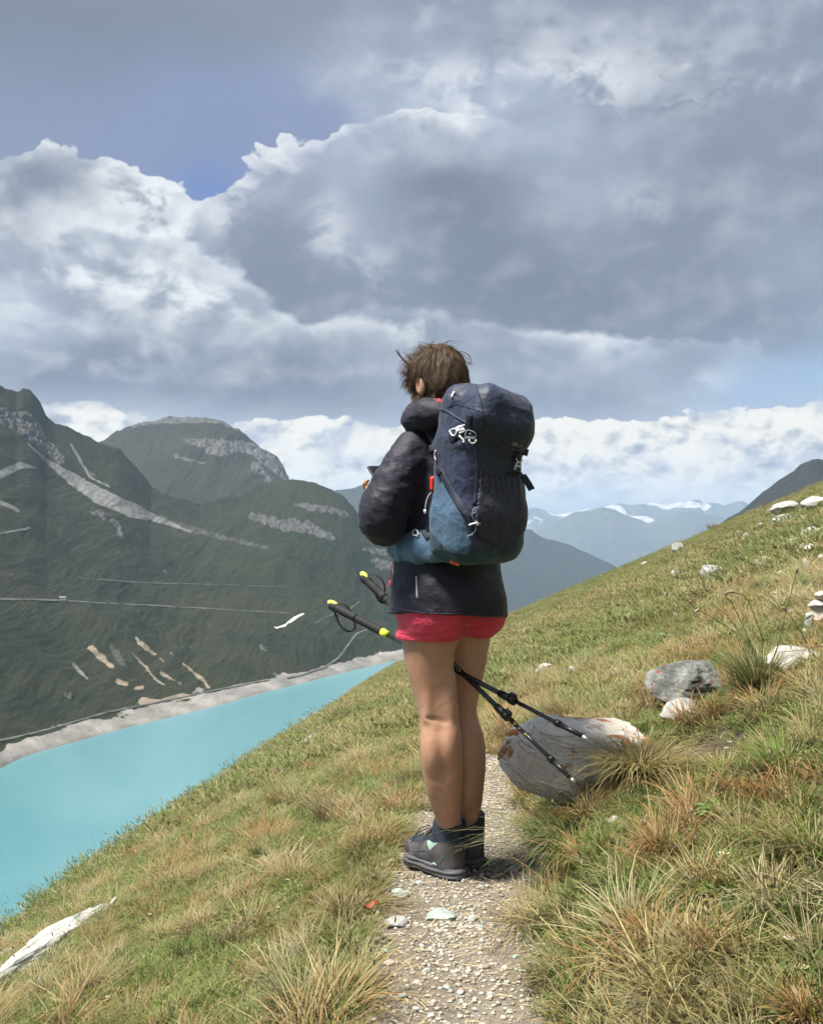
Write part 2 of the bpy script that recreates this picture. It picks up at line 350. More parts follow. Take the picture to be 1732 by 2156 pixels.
SH = [(-1000, 1980), (-600, 1830), (-200, 1690), (-60, 1650), (0, 1620), (30, 1602), (60, 1589), (125, 1571), (275, 1529), (425, 1494), (550, 1459), (650, 1434), (750, 1409), (850, 1386), (950, 1362), (1050, 1345), (1200, 1325)]
LAKE_Z = -180.0
def Yshore_(px): return -LAKE_Z/((polyx(SH, px)-CY)/F)
def Yshore(px):
    y = Yshore_(px); k = np.hanning(41); k /= k.sum(); return np.convolve(np.pad(y, 20, mode='reflect', reflect_type='odd'), k, 'valid')
rocks = [  # polylines with widths, rock strength, kind 0 grey rock, 1 pale scree, 2 beige earth
 (Z4([(120, 300), (200, 370), (300, 445), (420, 520), (560, 580), (650, 612), (800, 668)]), [3, 8, 24, 32, 30, 14, 4], 1),
 (Z4([(650, 600), (740, 640), (900, 685), (1130, 740)]), [12, 18, 12, 10], 3),
 (Z4([(20, 190), (110, 220), (180, 300), (260, 370)]), [36, 44, 30, 18], 0),
 (Z4([(0, 430), (90, 390), (150, 400)]), [16, 14, 5], 1), (Z4([(0, 545), (80, 580)]), [10, 6], 1),
 (Z4([(390, 590), (450, 610), (500, 640), (505, 690)]), [10, 14, 10, 8], 0),
 (Z4([(380, 420), (450, 470)]), [6, 5], 3),
 (Z4([(1060, 605), (1180, 640), (1300, 655), (1400, 700)]), [12, 22, 26, 10], 0),
 (Z4([(1250, 560), (1400, 580), (1460, 600)]), [8, 12, 8], 0), (Z4([(1530, 750), (1640, 760)]), [5, 10], 0), (Z4([(1580, 800), (1680, 830)]), [14, 20], 0),
 (Z4([(380, 1155), (430, 1200), (475, 1240)]), [7, 13, 6], 2), (Z4([(575, 1120), (620, 1165)]), [7, 5], 2),
 (Z4([(555, 1175), (610, 1235), (650, 1285), (692, 1318)]), [4, 6, 9, 3], 2), (Z4([(635, 1175), (690, 1215)]), [5, 4], 2),
 (Z4([(680, 1265), (760, 1310)]), [9, 6], 2), (Z4([(312, 1230), (345, 1265), (372, 1290)]), [7, 8, 5], 1), (Z4([(395, 1265), (425, 1285)]), [8, 5], 3),
 (Z4([(500, 1300), (535, 1312)]), [7, 4], 2), (Z4([(720, 1180), (850, 1290), (880, 1325)]), [3, 6, 3], 2), (Z4([(800, 1150), (815, 1170)]), [5, 3], 3),
 (Z4([(600, 1385), (680, 1395), (770, 1360), (830, 1370)]), [16, 20, 12, 8], 2), (Z4([(570, 1330), (600, 1325)]), [5, 4], 2),
 (Z4([(470, 1140), (500, 1200), (540, 1250)]), [14, 20, 8], 3), (Z4([(540, 1190), (560, 1250)]), [5, 5], 3), (Z4([(880, 1068), (915, 1090)]), [6, 4], 3),
 (Z4([(1100, 1160), (1120, 1165)]), [7, 5], 0), (Z4([(690, 820), (700, 840)]), [4, 4], 3), (Z4([(820, 815), (880, 835)]), [4, 3], 3), (Z4([(280, 1360), (300, 1368)]), [8, 6], 0),
 (Z4([(1160, 1272), (1195, 1285)]), [8, 6], 3), (Z4([(540, 745), (580, 745)]), [4, 3], 3), (Z4([(470, 680), (515, 690)]), [6, 8], 3), (Z4([(570, 670), (610, 710)]), [5, 3], 3),
 (Z4([(0, 850), (110, 845), (190, 855)]), [4, 4, 2], 3), (Z4([(300, 300), (380, 440), (460, 480)]), [3, 5, 2], 1)]
def slope_masks(PX, PY, X, Y, Z, T):
    wob = 7*fbm(X/45, Y/45, o=4); fine_ = fbm(X/14, Y/30, o=4, r=.6)
    rock = np.zeros_like(PX); pale = np.zeros_like(PX); beige = np.zeros_like(PX); grey = np.zeros_like(PX)
    for pts, w, k in rocks:
        d = seg_dist(PX, PY, pts, w)+wob*(.35 if k == 1 else .8)+fine_*(3 if k == 1 else 6)
        m = sst(2.0, -2.0, d)
        if k == 0: rock = np.maximum(rock, m)
        elif k == 1: pale = np.maximum(pale, m)
        elif k == 2: beige = np.maximum(beige, m*.9)
        else: grey = np.maximum(grey, m*.5)
    sp_ = sst(.46, .66, fbm(X/60+9, Y/110, o=5, r=.6)+.25*sst(1380, 1500, PY))   # scattered outcrops
    grey = np.maximum(grey, .55*sp_)
    h = Z-LAKE_Z; bn = fbm(X/40, Y/40, o=5, r=.6); band = sst(8+6*bn, 5+6*bn, h)
    dz = rock*(fbm(X/22, Y/22, Z/9, o=4, ridged=True)-.4)*14
    return dict(rock=rock, pale=pale, beige=beige, grey=grey, band=band, relief=fbm(X/120, Y/120, o=5)), dz*sst(.02, .1, T)
def slope_material(name, g1, g2, g3, rockc, pal, hz=1.0, sc_=1.0):
    m, t, b = newmat(name); P = geopos(t)
    Pz = vmo(t, 'MULTIPLY', P, (1, 1, 1.6))
    n1 = noise(t, P, .006*sc_, 7, .6, .5); n2 = noise(t, P, .035*sc_, 6, .65); n3 = noise(t, P, .15*sc_, 4, .6)
    c = mixc(t, n1.ss(.38, .62), g1, g2); c = mixc(t, (n2.ss(.42, .68))*.75, c, g3)
    c = mixc(t, n3.ss(.35, .75)*.45, c, tuple(x*.45 for x in g1))
    rk = mixc(t, noise(t, Pz, .05*sc_, 7, .7, 1.0).ss(.3, .7), tuple(x*.45 for x in rockc), rockc)
    r = attr(t, 'rock'); gy = attr(t, 'grey')
    patch = noise(t, Pz, .06*sc_, 6, .7); pt2 = noise(t, vmo(t, 'MULTIPLY', P, (1, .5, .8)), .16*sc_, 5, .7)
    c = mixc(t, ((r*1.6+patch*1.1)-.95).ss(0, .45), c, rk)
    c = mixc(t, ((gy*1.3+patch*1.2)-1.05).ss(0, .4), c, rk)
    c = mixc(t, (((attr(t, 'beige')*1.25+patch*.8+pt2*1.2)-1.35).ss(0, .45)*.85), c, mixc(t, patch.ss(.35, .65), (.17, .135, .10), (.27, .22, .165)))
    c = mixc(t, (((attr(t, 'pale')*1.4+patch*.7+pt2*.8)-1.1).ss(0, .6)*.9), c, mixc(t, n3.ss(.3, .7), (.10, .098, .092), (.20, .197, .185)))
    c = mixc(t, ((attr(t, 'band')*1.5+patch*.8+pt2*.6)-1.0).ss(0, .4), c, mixc(t, n2.ss(.3, .75), (.14, .132, .12), (.27, .255, .23)))
    setc(t, b, c); b.inputs['Roughness'].default_value = .95; b.inputs['Specular IOR Level'].default_value = .1
    bump(t, b, n3*1.4+n2*1.2+pt2, .42, 2.5/sc_)
    return m
SLOPE = slope_material('far_slope', (.012, .018, .009), (.024, .027, .013), (.030, .027, .015), (.10, .098, .094), None)  # greens kept very dark: cloud shade over this slope is put into its colours
S_CR = [(-1000, 640), (-600, 700), (-300, 770), (-100, 800), (0, 813), (20, 818), (35, 826), (50, 822), (65, 828), (85, 850), (98, 876), (118, 895), (135, 900), (165, 915), (210, 932), (250, 946), (280, 975), (300, 1000), (318, 1028), (360, 1050), (420, 1060), (500, 1040), (560, 1018), (615, 1009), (640, 1012), (670, 1021), (700, 1033), (725, 1047), (745, 1068), (758, 1090), (780, 1120), (820, 1160), (900, 1230), (1000, 1300), (1100, 1335), (1200, 1322)]
def YcS(px): return np.interp(px, [-600, 0, 100, 320, 620, 760, 900, 1200], [1500, 1750, 1900, 2050, 2300, 2300, 2200, 2000])
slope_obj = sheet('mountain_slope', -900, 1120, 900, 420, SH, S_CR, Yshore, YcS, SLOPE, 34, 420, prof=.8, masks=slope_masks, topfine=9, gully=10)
def b_masks(PX, PY, X, Y, Z, T):
    wob = 6*fbm(X/60, Y/60, o=4); f_ = fbm(X/25, Y/40, o=4, r=.6)
    r = np.zeros_like(PX); g = np.zeros_like(PX)
    for pts, w, k in [(Z4([(780, 285), (900, 305), (1060, 320), (1150, 380), (1215, 440)]), [8, 22, 22, 30, 20], 0), (Z4([(880, 330), (950, 345)]), [12, 8], 0),
                      (Z4([(1080, 400), (1130, 450)]), [20, 10], 0), (Z4([(740, 350), (860, 385)]), [10, 5], 3), (Z4([(560, 215), (700, 195), (930, 200), (1000, 240)]), [14, 20, 16, 8], 3)]:
        m = sst(3, -3, seg_dist(PX, PY, pts, w)+wob+f_*7)
        if k == 0: r = np.maximum(r, m)
        else: g = np.maximum(g, .6*m)
    z0 = np.zeros_like(PX)
    return dict(rock=r, pale=z0, beige=z0, grey=g, band=z0), r*(fbm(X/30, Y/30, Z/12, o=4, ridged=True)-.4)*16
B_CR = [(60, 1010), (150, 975), (200, 938), (220, 926), (245, 911), (262, 905), (300, 892), (330, 885), (360, 881), (400, 878), (430, 880), (455, 884), (470, 889), (500, 903), (530, 925), (555, 945), (580, 963), (597, 985), (606, 1003), (625, 1040), (660, 1075), (720, 1120)]
sheet('dome_mountain', 60, 720, 420, 220, 1180, B_CR, lambda p: np.full(p.shape, 2250.), lambda p: np.full(p.shape, 3300.), slope_material('dome_slope', (.019, .021, .014), (.030, .029, .018), (.036, .030, .022), (.115, .112, .108), None), 60, 700, prof=.9, masks=b_masks, topfine=16, gully=18)  # dark dome colours likewise include the cloud shade across the lake
E_CR = [(600, 1090), (650, 1060), (700, 1034), (725, 1030), (745, 1029), (770, 1022), (800, 1010), (850, 1000), (950, 1040), (1050, 1095), (1085, 1108), (1102, 1112), (1118, 1115), (1135, 1128), (1155, 1137), (1180, 1143), (1207, 1151), (1235, 1163), (1260, 1176), (1275, 1186), (1296, 1196), (1340, 1225), (1400, 1290), (1450, 1340)]
plainz = lambda PX, PY, X, Y, Z, T: (dict(rock=sst(.35, .6, fbm(X/500, Y/500, o=5, r=.6)), pale=PX*0, beige=PX*0, grey=PX*0, band=PX*0), 0)
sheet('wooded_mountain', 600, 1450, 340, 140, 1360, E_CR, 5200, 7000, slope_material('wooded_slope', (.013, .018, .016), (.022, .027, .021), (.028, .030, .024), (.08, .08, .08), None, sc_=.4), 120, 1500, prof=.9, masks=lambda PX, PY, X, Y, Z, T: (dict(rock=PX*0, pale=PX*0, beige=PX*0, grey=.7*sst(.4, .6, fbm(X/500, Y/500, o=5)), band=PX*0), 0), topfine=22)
F2 = [(900, 1160), (1000, 1155), (1095, 1130), (1150, 1110), (1180, 1092), (1207, 1080), (1260, 1069), (1290, 1074), (1330, 1092), (1360, 1103), (1400, 1096), (1430, 1082), (1460, 1078), (1500, 1086), (1540, 1094), (1600, 1082), (1700, 1070), (1900, 1090)]
F1 = [(900, 1100), (1000, 1090), (1080, 1082), (1100, 1076), (1115, 1070), (1128, 1066), (1142, 1071), (1155, 1078), (1175, 1082), (1207, 1075), (1240, 1070), (1270, 1064), (1300, 1060), (1330, 1062), (1370, 1060), (1400, 1062), (1425, 1056), (1440, 1060), (1458, 1055), (1471, 1053), (1481, 1062), (1493, 1058), (1510, 1060), (1522, 1066), (1540, 1060), (1562, 1057), (1580, 1066), (1650, 1060), (1900, 1075)]
FARM = slope_material('far_range', (.05, .065, .07), (.075, .085, .08), (.10, .10, .10), (.5, .5, .5), None, sc_=.12)  # paler, bluish colours carry part of the distance haze
rockm = lambda lo: (lambda PX, PY, X, Y, Z, T: (dict(rock=sst(lo, lo+.25, fbm(X/1500, Y/1500, o=5, r=.6)+.35*T), pale=PX*0, beige=PX*0, grey=PX*0, band=PX*0), 0))
sheet('distant_ridge', 900, 1900, 340, 120, 1260, F2, 10500, 12500, FARM, 160, 2200, prof=.9, masks=rockm(.55), topfine=30)
sheet('distant_range', 900, 1900, 380, 120, 1240, F1, 14000, 16500, FARM, 220, 2600, prof=.9, masks=rockm(.25), topfine=50)
G_CR = [(1450, 1150), (1560, 1072), (1582, 1057), (1598, 1038), (1618, 1022), (1640, 1010), (1663, 997), (1687, 977), (1705, 967), (1719, 961), (1740, 968), (1800, 950), (1900, 930), (2100, 900)]
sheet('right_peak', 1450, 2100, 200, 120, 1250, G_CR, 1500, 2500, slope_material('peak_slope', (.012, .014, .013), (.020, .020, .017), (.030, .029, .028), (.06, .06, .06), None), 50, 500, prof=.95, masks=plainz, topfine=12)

# lake
m, t, b = newmat('lake_water'); P = geopos(t)
nl = noise(t, P, .0016, 3, .5, .6)
nl2 = noise(t, vmo(t, 'MULTIPLY', P, (1, .35, 1)), .008, 5, .6, .8)
setc(t, b, mixc(t, nl2.ss(.45, .7)*.6, mixc(t, nl.ss(.35, .65), (.070, .180, .200), (.088, .212, .228)), (.105, .225, .235))); b.inputs['Roughness'].default_value = .20; b.inputs['IOR'].default_value = 1.33
b.inputs['Specular IOR Level'].default_value = .5
bump(t, b, noise(t, vmo(t, 'MULTIPLY', P, (1, .6, 1)), .25, 5, .6)+noise(t, P, .01, 3, .6)*2.0, .25, .5)
gx = np.linspace(-2600, 2600, 60); gy = np.linspace(60, 1540, 60); GX, GY = np.meshgrid(gx, gy)
lake = structure(link_mesh('lake_water', np.stack([GX, GY, GX*0+LAKE_Z], -1).reshape(-1, 3), grid_faces(60, 60), m)); 

# ------------------------------------------------------------------ near hillside
def xp(Y): return np.interp(Y, [0, 1.5, 2.2, 3.2, 4.1, 5.0, 5.6, 6.5, 9], [.02, .06, .10, .135, .22, .33, .40, .40, .2])
def pw(Y): return np.interp(Y, [0, 1.5, 2.3, 3.2, 4.1, 5.0, 5.7, 6.1], [.19, .20, .225, .24, .25, .22, .16, .0])
def Bz(Y):
    Yc_ = np.clip(Y, -1e3, 1e3); q = (Yc_-2.8)/.6
    spl = .6*np.where(q > 20, q, np.log1p(np.exp(np.minimum(q, 20))))
    z = -1.072-.137*spl
    e = np.maximum(Y-75, 0); z = z-np.where(e < 90, .005*e*e, .005*8100+.9*(e-90))
    return z
def ground(X, Y, detail=True):
    X = np.asarray(X, float); Y = np.asarray(Y, float)
    c = xp(Y); d = X-c; B = Bz(Y)
    L = np.maximum(-d, 0)
    r0 = np.maximum(d, 0); right = .44*np.minimum(r0, 250)
    lim = 4.6
    left = -(.30*L+np.where(L < lim, .058*L*L, .058*lim*lim+2*.058*lim*(L-lim)))
    z = B+.44*c+np.where(d > 0, right, left)
    w = pw(Y); k = sst(w, w+.16, np.abs(d)+.05*fbm(X*4, Y*4, o=3))*1.0
    k = np.where(w <= .001, 1.0, k)
    bankR = .05*sst(w, w+.12, d)*sst(6, 5, Y)
    zf = B+.44*c-.045+.04*d
    R = np.hypot(X, Y)
    if detail:
        big = .055*fbm(X*1.1, Y*1.1, o=3)*sst(0, 4, R)+.16*fbm(X*.22+5, Y*.22, o=3)*sst(8, 30, R)+.6*fbm(X*.05+5, Y*.05, o=3)*sst(25, 70, R)
        sm = .030*fbm(X*4.5, Y*4.5, o=4, r=.55)
        z = z+big+sm+bankR
        zf = zf+.010*fbm(X*7, Y*7, o=4)
    # hollow of bare earth right of the boulder
    hx, hy = (X-.93)/.22, (Y-3.15)/.30
    z = z-.07*np.exp(-(hx*hx+hy*hy))
    return zf*(1-k)+z*k
fa = np.radians(np.concatenate([np.arange(-180, -40, 6.), np.arange(-40, -26, 1.0), np.arange(-26, 26, .14), np.arange(26, 40, 1.0), np.arange(40, 181, 6.)]))
rr = np.concatenate([np.linspace(.05, 1.0, 8), np.exp(np.linspace(math.log(1.05), math.log(12), 400)), np.exp(np.linspace(math.log(12.2), math.log(420), 190))])
RR, AA = np.meshgrid(rr, fa, indexing='ij'); HX, HY = RR*np.sin(AA), RR*np.cos(AA); HZ = ground(HX, HY)
HZ = np.maximum(HZ, LAKE_Z-6)
pd = np.abs(HX-xp(HY)); wq = pw(HY)
pathm = np.where(wq > .001, sst(wq+.07, wq-.01, pd+.06*fbm(HX*5, HY*5, o=4)), 0)*(HY > 0)
hx, hy = (HX-.93)/.20, (HY-3.15)/.26; earth = np.exp(-(hx*hx+hy*hy)*.8)
straw = fbm(HX*.8, HY*.8, o=4, r=.6)
m, t, b = newmat('hill_ground'); P = geopos(t)
n1 = noise(t, P, 1.3, 6, .6, .3); n2 = noise(t, P, 9, 6, .65); n3 = noise(t, P, 60, 4, .7); n0 = noise(t, P, .12, 6, .6, .4)
gr = mixc(t, n2.ss(.35, .65), (.060, .085, .022), (.10, .115, .035))
st = mixc(t, n2.ss(.35, .65), (.15, .12, .055), (.22, .18, .085))
c = mixc(t, (n1.ss(.42, .64)*.55+n0.ss(.46, .64)*.35).clamp(), gr, st)
c = mixc(t, n3.ss(.45, .7)*.5, c, (.045, .042, .020))
so = mixc(t, n2.ss(.3, .7), (.15, .125, .095), (.23, .195, .15))
so = mixc(t, n3.ss(.5, .75)*.6, so, (.34, .31, .26))
c = mixc(t, (attr(t, 'path')*1.3+(n2-.5)*.6).ss(.35, .75), c, so)
c = mixc(t, (attr(t, 'earth')*1.3+(n2-.5)*.6).ss(.45, .8), c, mixc(t, n2.ss(.3, .7), (.05, .038, .028), (.10, .08, .06)))
setc(t, b, c); b.inputs['Roughness'].default_value = .95; b.inputs['Specular IOR Level'].default_value = .15
bump(t, b, n2*1.2+n3*.6, .8, .03)
hill = structure(link_mesh('hillside_ground', np.stack([HX, HY, HZ], -1).reshape(-1, 3), grid_faces(len(rr), len(fa)), m, attrs=dict(path=pathm.ravel(), earth=earth.ravel())))
def bvh(o):
    me = o.data; n = len(me.vertices); co = np.empty(n*3); me.vertices.foreach_get('co', co)
    return BVHTree.FromPolygons([Vector(v) for v in co.reshape(-1, 3)], [tuple(p.vertices) for p in me.polygons])
def hit(tree, px, py):
    for k in range(40):
        d = W(px, py+3*k, 1.0); r = tree.ray_cast(Vector((0, 0, 0)), d.normalized())
        if r[0] is not None: return r[0], r[1]
    return None, None
hill_b = bvh(hill)
slope_b = bvh(slope_obj)
ROADM = simple('gravel_road', (.085, .083, .075), .9, var=.5, scale=.05); ROADW = simple('pale_road', (.42, .42, .40), .9)
for nm, pl, wd, mt in [('road', [(0, 955), (140, 957), (265, 960), (400, 970), (620, 980), (850, 993), (1050, 1005), (1240, 1015)], 4, ROADM), ('track', [(330, 865), (470, 876), (600, 886), (760, 890), (930, 893), (1240, 905)], 2.6, ROADM),
      ('road', [(1158, 1077), (1190, 1070), (1215, 1055), (1245, 1032), (1285, 1013)], 5, ROADW), ('footpath', [(1545, 1083), (1500, 1100), (1470, 1140), (1450, 1170), (1420, 1205), (1370, 1240), (1290, 1268), (1200, 1290)], 2.6, ROADM),
      ('track', [(0, 1552), (120, 1525), (250, 1492), (450, 1432), (600, 1402), (780, 1365), (850, 1350), (1000, 1320), (1150, 1290)], 3, ROADM), ('footpath', [(0, 680), (60, 668), (110, 660), (130, 652)], 4, ROADM), ('footpath', [(1320, 1058), (1400, 1020), (1460, 1005), (1520, 960)], 2.0, ROADM)]:
    P_ = []
    ds = Z4(pl)
    for (a, b_), (c_, d_) in zip(ds[:-1], ds[1:]):
        for k in np.linspace(0, 1, 10, endpoint=False):
            q, n_ = hit(slope_b, a+(c_-a)*k, b_+(d_-b_)*k)
            if q is not None: P_.append((q, n_ if n_.z > 0 else -n_))
    V = []
    for i, (q, n_) in enumerate(P_):
        tn = (P_[min(i+1, len(P_)-1)][0]-P_[max(i-1, 0)][0]); sd = tn.cross((n_+Vector((0, 0, .3))).normalized()).normalized()*wd/2
        for e in (-1, 1): V.append(tuple(q+sd*e+n_*.7))
    structure(link_mesh(nm, V, [(2*i, 2*i+1, 2*i+3, 2*i+2) for i in range(len(P_)-1)], mt, smooth=False))
q, _n = hit(slope_b, 133, 1262)
hut = empty('hut', q); tag(hut, 'tiny white hut beside the road across the lake', 'hut'); hw = simple('white_wall', (.6, .6, .58)); hr_ = simple('grey_roof', (.12, .12, .12))
link_mesh('wall', [(x, y, z) for x in (-3.5, 3.5) for y in (-2.5, 2.5) for z in (-2, 2.6)], [(0, 1, 3, 2), (4, 6, 7, 5), (0, 4, 5, 1), (2, 3, 7, 6), (1, 5, 7, 3)], hw, hut, smooth=False)
link_mesh('roof', [(-4, -3, 2.62), (4, -3, 2.62), (4, 3, 2.62), (-4, 3, 2.62), (-4, 0, 4.2), (4, 0, 4.2)], [(0, 1, 5, 4), (3, 4, 5, 2), (0, 4, 3), (1, 2, 5), (0, 3, 2, 1)], hr_, hut, smooth=False)
# haze
HAZE = 1/19000
m = bpy.data.materials.new('air_haze'); m.use_nodes = True; t = m.node_tree; t.nodes.clear()
o_ = t.nodes.new('ShaderNodeOutputMaterial'); pv = t.nodes.new('ShaderNodeVolumePrincipled'); t.links.new(pv.outputs[0], o_.inputs['Volume'])
pv.inputs['Color'].default_value = (.62, .80, 1.0, 1); pv.inputs['Density'].default_value = HAZE; pv.inputs['Anisotropy'].default_value = .2
x0, x1, y0, y1, z0, z1 = -6000, 12000, -500, 18500, -2600, 430
hv = [(x, y, z) for x in (x0, x1) for y in (y0, y1) for z in (z0, z1)]
hz = link_mesh('haze', hv, [(0, 1, 3, 2), (4, 6, 7, 5), (0, 4, 5, 1), (2, 3, 7, 6), (0, 2, 6, 4), (1, 5, 7, 3)], m, smooth=False); hz['kind'] = 'stuff'
# ------------------------------------------------------------------ rocks
def rock_verts(seed, lvl=3, cuts=14, flat=1.0, rough=.06, strata=0):
    r = np.random.default_rng(seed); v, f = ICO[lvl]; v = v.copy()
    for _ in range(cuts):
        n = r.normal(size=3); n[2] *= flat; n /= np.linalg.norm(n); d = r.uniform(.55, .85)
        k = np.maximum(v@n-d, 0); v -= k[:, None]*n*r.uniform(.85, 1.0)
    o = r.uniform(0, 50, 3)
    q = fbm(v[:, 0]*1.5+o[0], v[:, 1]*1.5+o[1], v[:, 2]*1.5+o[2], o=5, r=.55)
    v *= (1+rough*2.2*q)[:, None]
    if strata:
        s = fbm(v[:, 2]*9+1.5*q, v[:, 0]*.8+o[0], v[:, 1]*.8, o=3, ridged=True); nn = v*np.array([1, 1, .1]); v += nn*(s-.5)[:, None]*strata
    return v, f
def rock_material(name, base, dark, pale, lichen=None, strat=6, lichen_t=.62):
    m, t, b = newmat(name); P = objco(t)
    Ps = vmo(t, 'MULTIPLY', P, (1, 1, strat))
    n1 = noise(t, P, 9, 6, .65, .4); n2 = noise(t, Ps, 14, 6, .7, .5); n3 = noise(t, P, 70, 4, .7)
    c = mixc(t, n1.ss(.35, .65), base, pale); c = mixc(t, n2.ss(.54, .70)*.8, c, dark); c = mixc(t, n3.ss(.52, .75)*.4, c, dark)
    if strat > 6: c = mixc(t, noise(t, vmo(t, 'MULTIPLY', P, (.5, .5, 5)), 16, 4, .7, 1.2).ss(.57, .63)*.7, c, tuple(x*.6 for x in dark)); c = mixc(t, noise(t, P, 5, 5, .6).ss(.60, .66)*.7, c, (.62, .60, .57))
    if lichen: c = mixc(t, noise(t, P, 7, 5, .65, .6).ss(lichen_t, lichen_t+.05), c, lichen)
    setc(t, b, c); b.inputs['Roughness'].default_value = .9; b.inputs['Specular IOR Level'].default_value = .25
    bump(t, b, n2*1.2+n3*.8, .55 if strat < 7 else .5, .006 if strat < 7 else .005); return m
RK = dict(
    white=rock_material('pale_rock', (.36, .355, .33), (.13, .128, .115), (.50, .495, .47), (.25, .26, .21), lichen_t=.58),
    grey=rock_material('grey_rock', (.27, .27, .25), (.09, .088, .08), (.42, .42, .40), (.33, .35, .27)),
    green=rock_material('green_grey_rock', (.25, .30, .27), (.11, .13, .11), (.42, .46, .41)),
    beige=rock_material('beige_rock', (.46, .38, .30), (.2, .15, .11), (.58, .52, .45)),
    boulder=rock_material('banded_boulder', (.52, .46, .375), (.27, .23, .18), (.66, .62, .55), (.33, .13, .045), strat=9, lichen_t=.555),
    lichen=rock_material('lichen_boulder', (.07, .07, .066), (.035, .033, .031), (.22, .235, .215), (.22, .065, .03), strat=3, lichen_t=.59))
avoid = []                                  # (x, y, radius) kept free of grass
def slope_rot(nrm, yaw): return nrm.to_track_quat('Z', 'Y').to_matrix().to_4x4() @ Matrix.Rotation(yaw, 4, 'Z')
def stone(px, pyb, w, h, label, group, mat='white', name='stone', lvl=3, deep=.9, seed=None, yaw=None, flat=1.0, dY=0, cat='stone', sink=.08, tilt=True):
    if tilt and w < 30: w, h = w*1.12, h*1.3
    loc, nrm = hit(hill_b, px, min(pyb, 2150))
    if loc is None: print('no ground', px, pyb); return None
    seed = seed if seed is not None else int(px*13+pyb)
    Y = loc.y; sx = w*Y/F/2; sz = h*Y/F/2; sy = sx*deep
    v, f = rock_verts(seed, lvl, flat=flat)
    ext = (v.max(0)-v.min(0))/2; v = v/ext
    nn = (nrm if nrm.z > 0 else -nrm); nn = (nn+Vector((0, 0, 1))).normalized() if tilt else Vector((0, 0, 1))
    yw = yaw if yaw is not None else random.uniform(-.5, .5)
    v = v*np.array([sx, sy, sz*1.15])
    o = link_mesh(name, v, f, RK[mat], smooth=lvl >= 4)
    o.matrix_world = Matrix.Translation(loc+Vector((0, sy*.5, sz*(1-2*sink)+(.012 if tilt else 0)*min(2.5, Y/5)))) @ (slope_rot(nn, yw) if tilt else Matrix.Rotation(yw, 4, 'Z'))
    tag(o, label, cat, group); avoid.append((loc.x, loc.y+sy*.5, max(sx, sy)*.95)); avoid.append((loc.x, loc.y-sy*.4, sx*.8)) if tilt and w < 36 else None; return o
GS = 'pale stones scattered over the grassy slope'
for (x, y, w, h, lb, mt) in [
    (1655, 1086, 66, 27, 'large leaning pale slab high on the slope near the skyline', 'grey'), (1716, 1078, 58, 30, 'pale rock at the right edge just under the skyline', 'grey'),
    (1651, 1104, 62, 18, 'long low grey-green slab lying below the large leaning slab', 'green'), (1710, 1142, 66, 26, 'broad grey flat rock at the right edge below the skyline rocks', 'grey'),
    (1714, 1167, 48, 17, 'low white flat rock at the right edge under the broad grey one', 'white'), (1671, 1155, 28, 14, 'small grey-green rock left of the broad grey rock', 'green'),
    (1685, 1163, 20, 10, 'small pale stone touching the low white flat rock', 'white'), (1429, 1166, 26, 17, 'brownish grey rock half sunk in straw-coloured grass up the slope', 'grey'),
    (1499, 1224, 58, 32, 'blocky lichen-grey boulder in the middle of the slope', 'grey'), (1422, 1224, 22, 19, 'small bright white upright rock left of the blocky boulder', 'white'),
    (1608, 1193, 38, 18, 'rounded pale wedge-shaped rock right of the blocky boulder', 'white'), (1552, 1177, 20, 9, 'flat white stone above the blocky boulder', 'white'),
    (1646, 1217, 22, 9, 'low flat white stone below the wedge-shaped rock', 'white'), (1374, 1265, 20, 11, 'small dull grey stone lowest left of the blocky boulder', 'grey'),
    (1146, 1423, 50, 21, 'flat pale rock in the grass beside the walker, behind the trekking poles', 'white'), (1204, 1424, 18, 14, 'small rounded pale stone right of the flat rock by the poles', 'white'),
    (1122, 1354, 26, 9, 'thin flat pale stone just right of the pink shorts', 'white'), (1572, 1140, 17, 11, 'small rounded white stone on the upper slope', 'white'),
    (1697, 1201, 11, 16, 'small upright pale stone near the right edge', 'white'), (1630, 1261, 20, 9, 'small grey stone in short grass left of the cairn', 'grey')]:
    stone(x, y, w, h, lb, GS, mt, lvl=4 if w > 30 else 3)
for (x, y, w, h) in [(1557, 1128, 12, 7), (1645, 1128, 14, 8), (1618, 1082, 12, 7), (1577, 1169, 7, 5), (1540, 1220, 17, 8), (1556, 1210, 11, 9), (1728, 1182, 12, 8), (1634, 1269, 8, 6),
                     (1668, 1296, 15, 7), (1358, 1191, 20, 6), (1559, 1334, 14, 9), (1372, 1294, 14, 6), (1470, 1188, 9, 4), (1600, 1235, 8, 4), (1515, 1270, 8, 5), (1310, 1330, 9, 5), (1420, 1300, 10, 5), (1590, 1300, 9, 5), (1700, 1235, 10, 6), (1260, 1360, 9, 5), (1480, 1140, 7, 4), (1530, 1160, 6, 4), (1640, 1180, 8, 5), (1690, 1100, 16, 9), (1725, 1112, 18, 10), (1600, 1112, 12, 7), (1668, 1128, 14, 8), (1698, 1172, 14, 8), (1585, 1150, 10, 6), (1500, 1155, 9, 6), (1660, 1245, 12, 7), (1560, 1255, 10, 6), (1345, 1230, 10, 6), (1290, 1255, 9, 5), (1705, 1222, 12, 8), (1240, 1300, 9, 5), (1610, 1150, 9, 6), (1440, 1190, 9, 6), (1530, 1290, 11, 6), (1650, 1320, 13, 8), (1395, 1345, 12, 7), (1180, 1335, 10, 6), (1080, 1385, 12, 7)]:
    stone(x, y, w, h, 'small pale pebble-like stone showing in the grass of the upper slope', GS, 'white', lvl=2)
stone(658, 1569, 68, 15, 'thin white flat rock on the crest of the left bank above the lake', None, 'white', lvl=4)
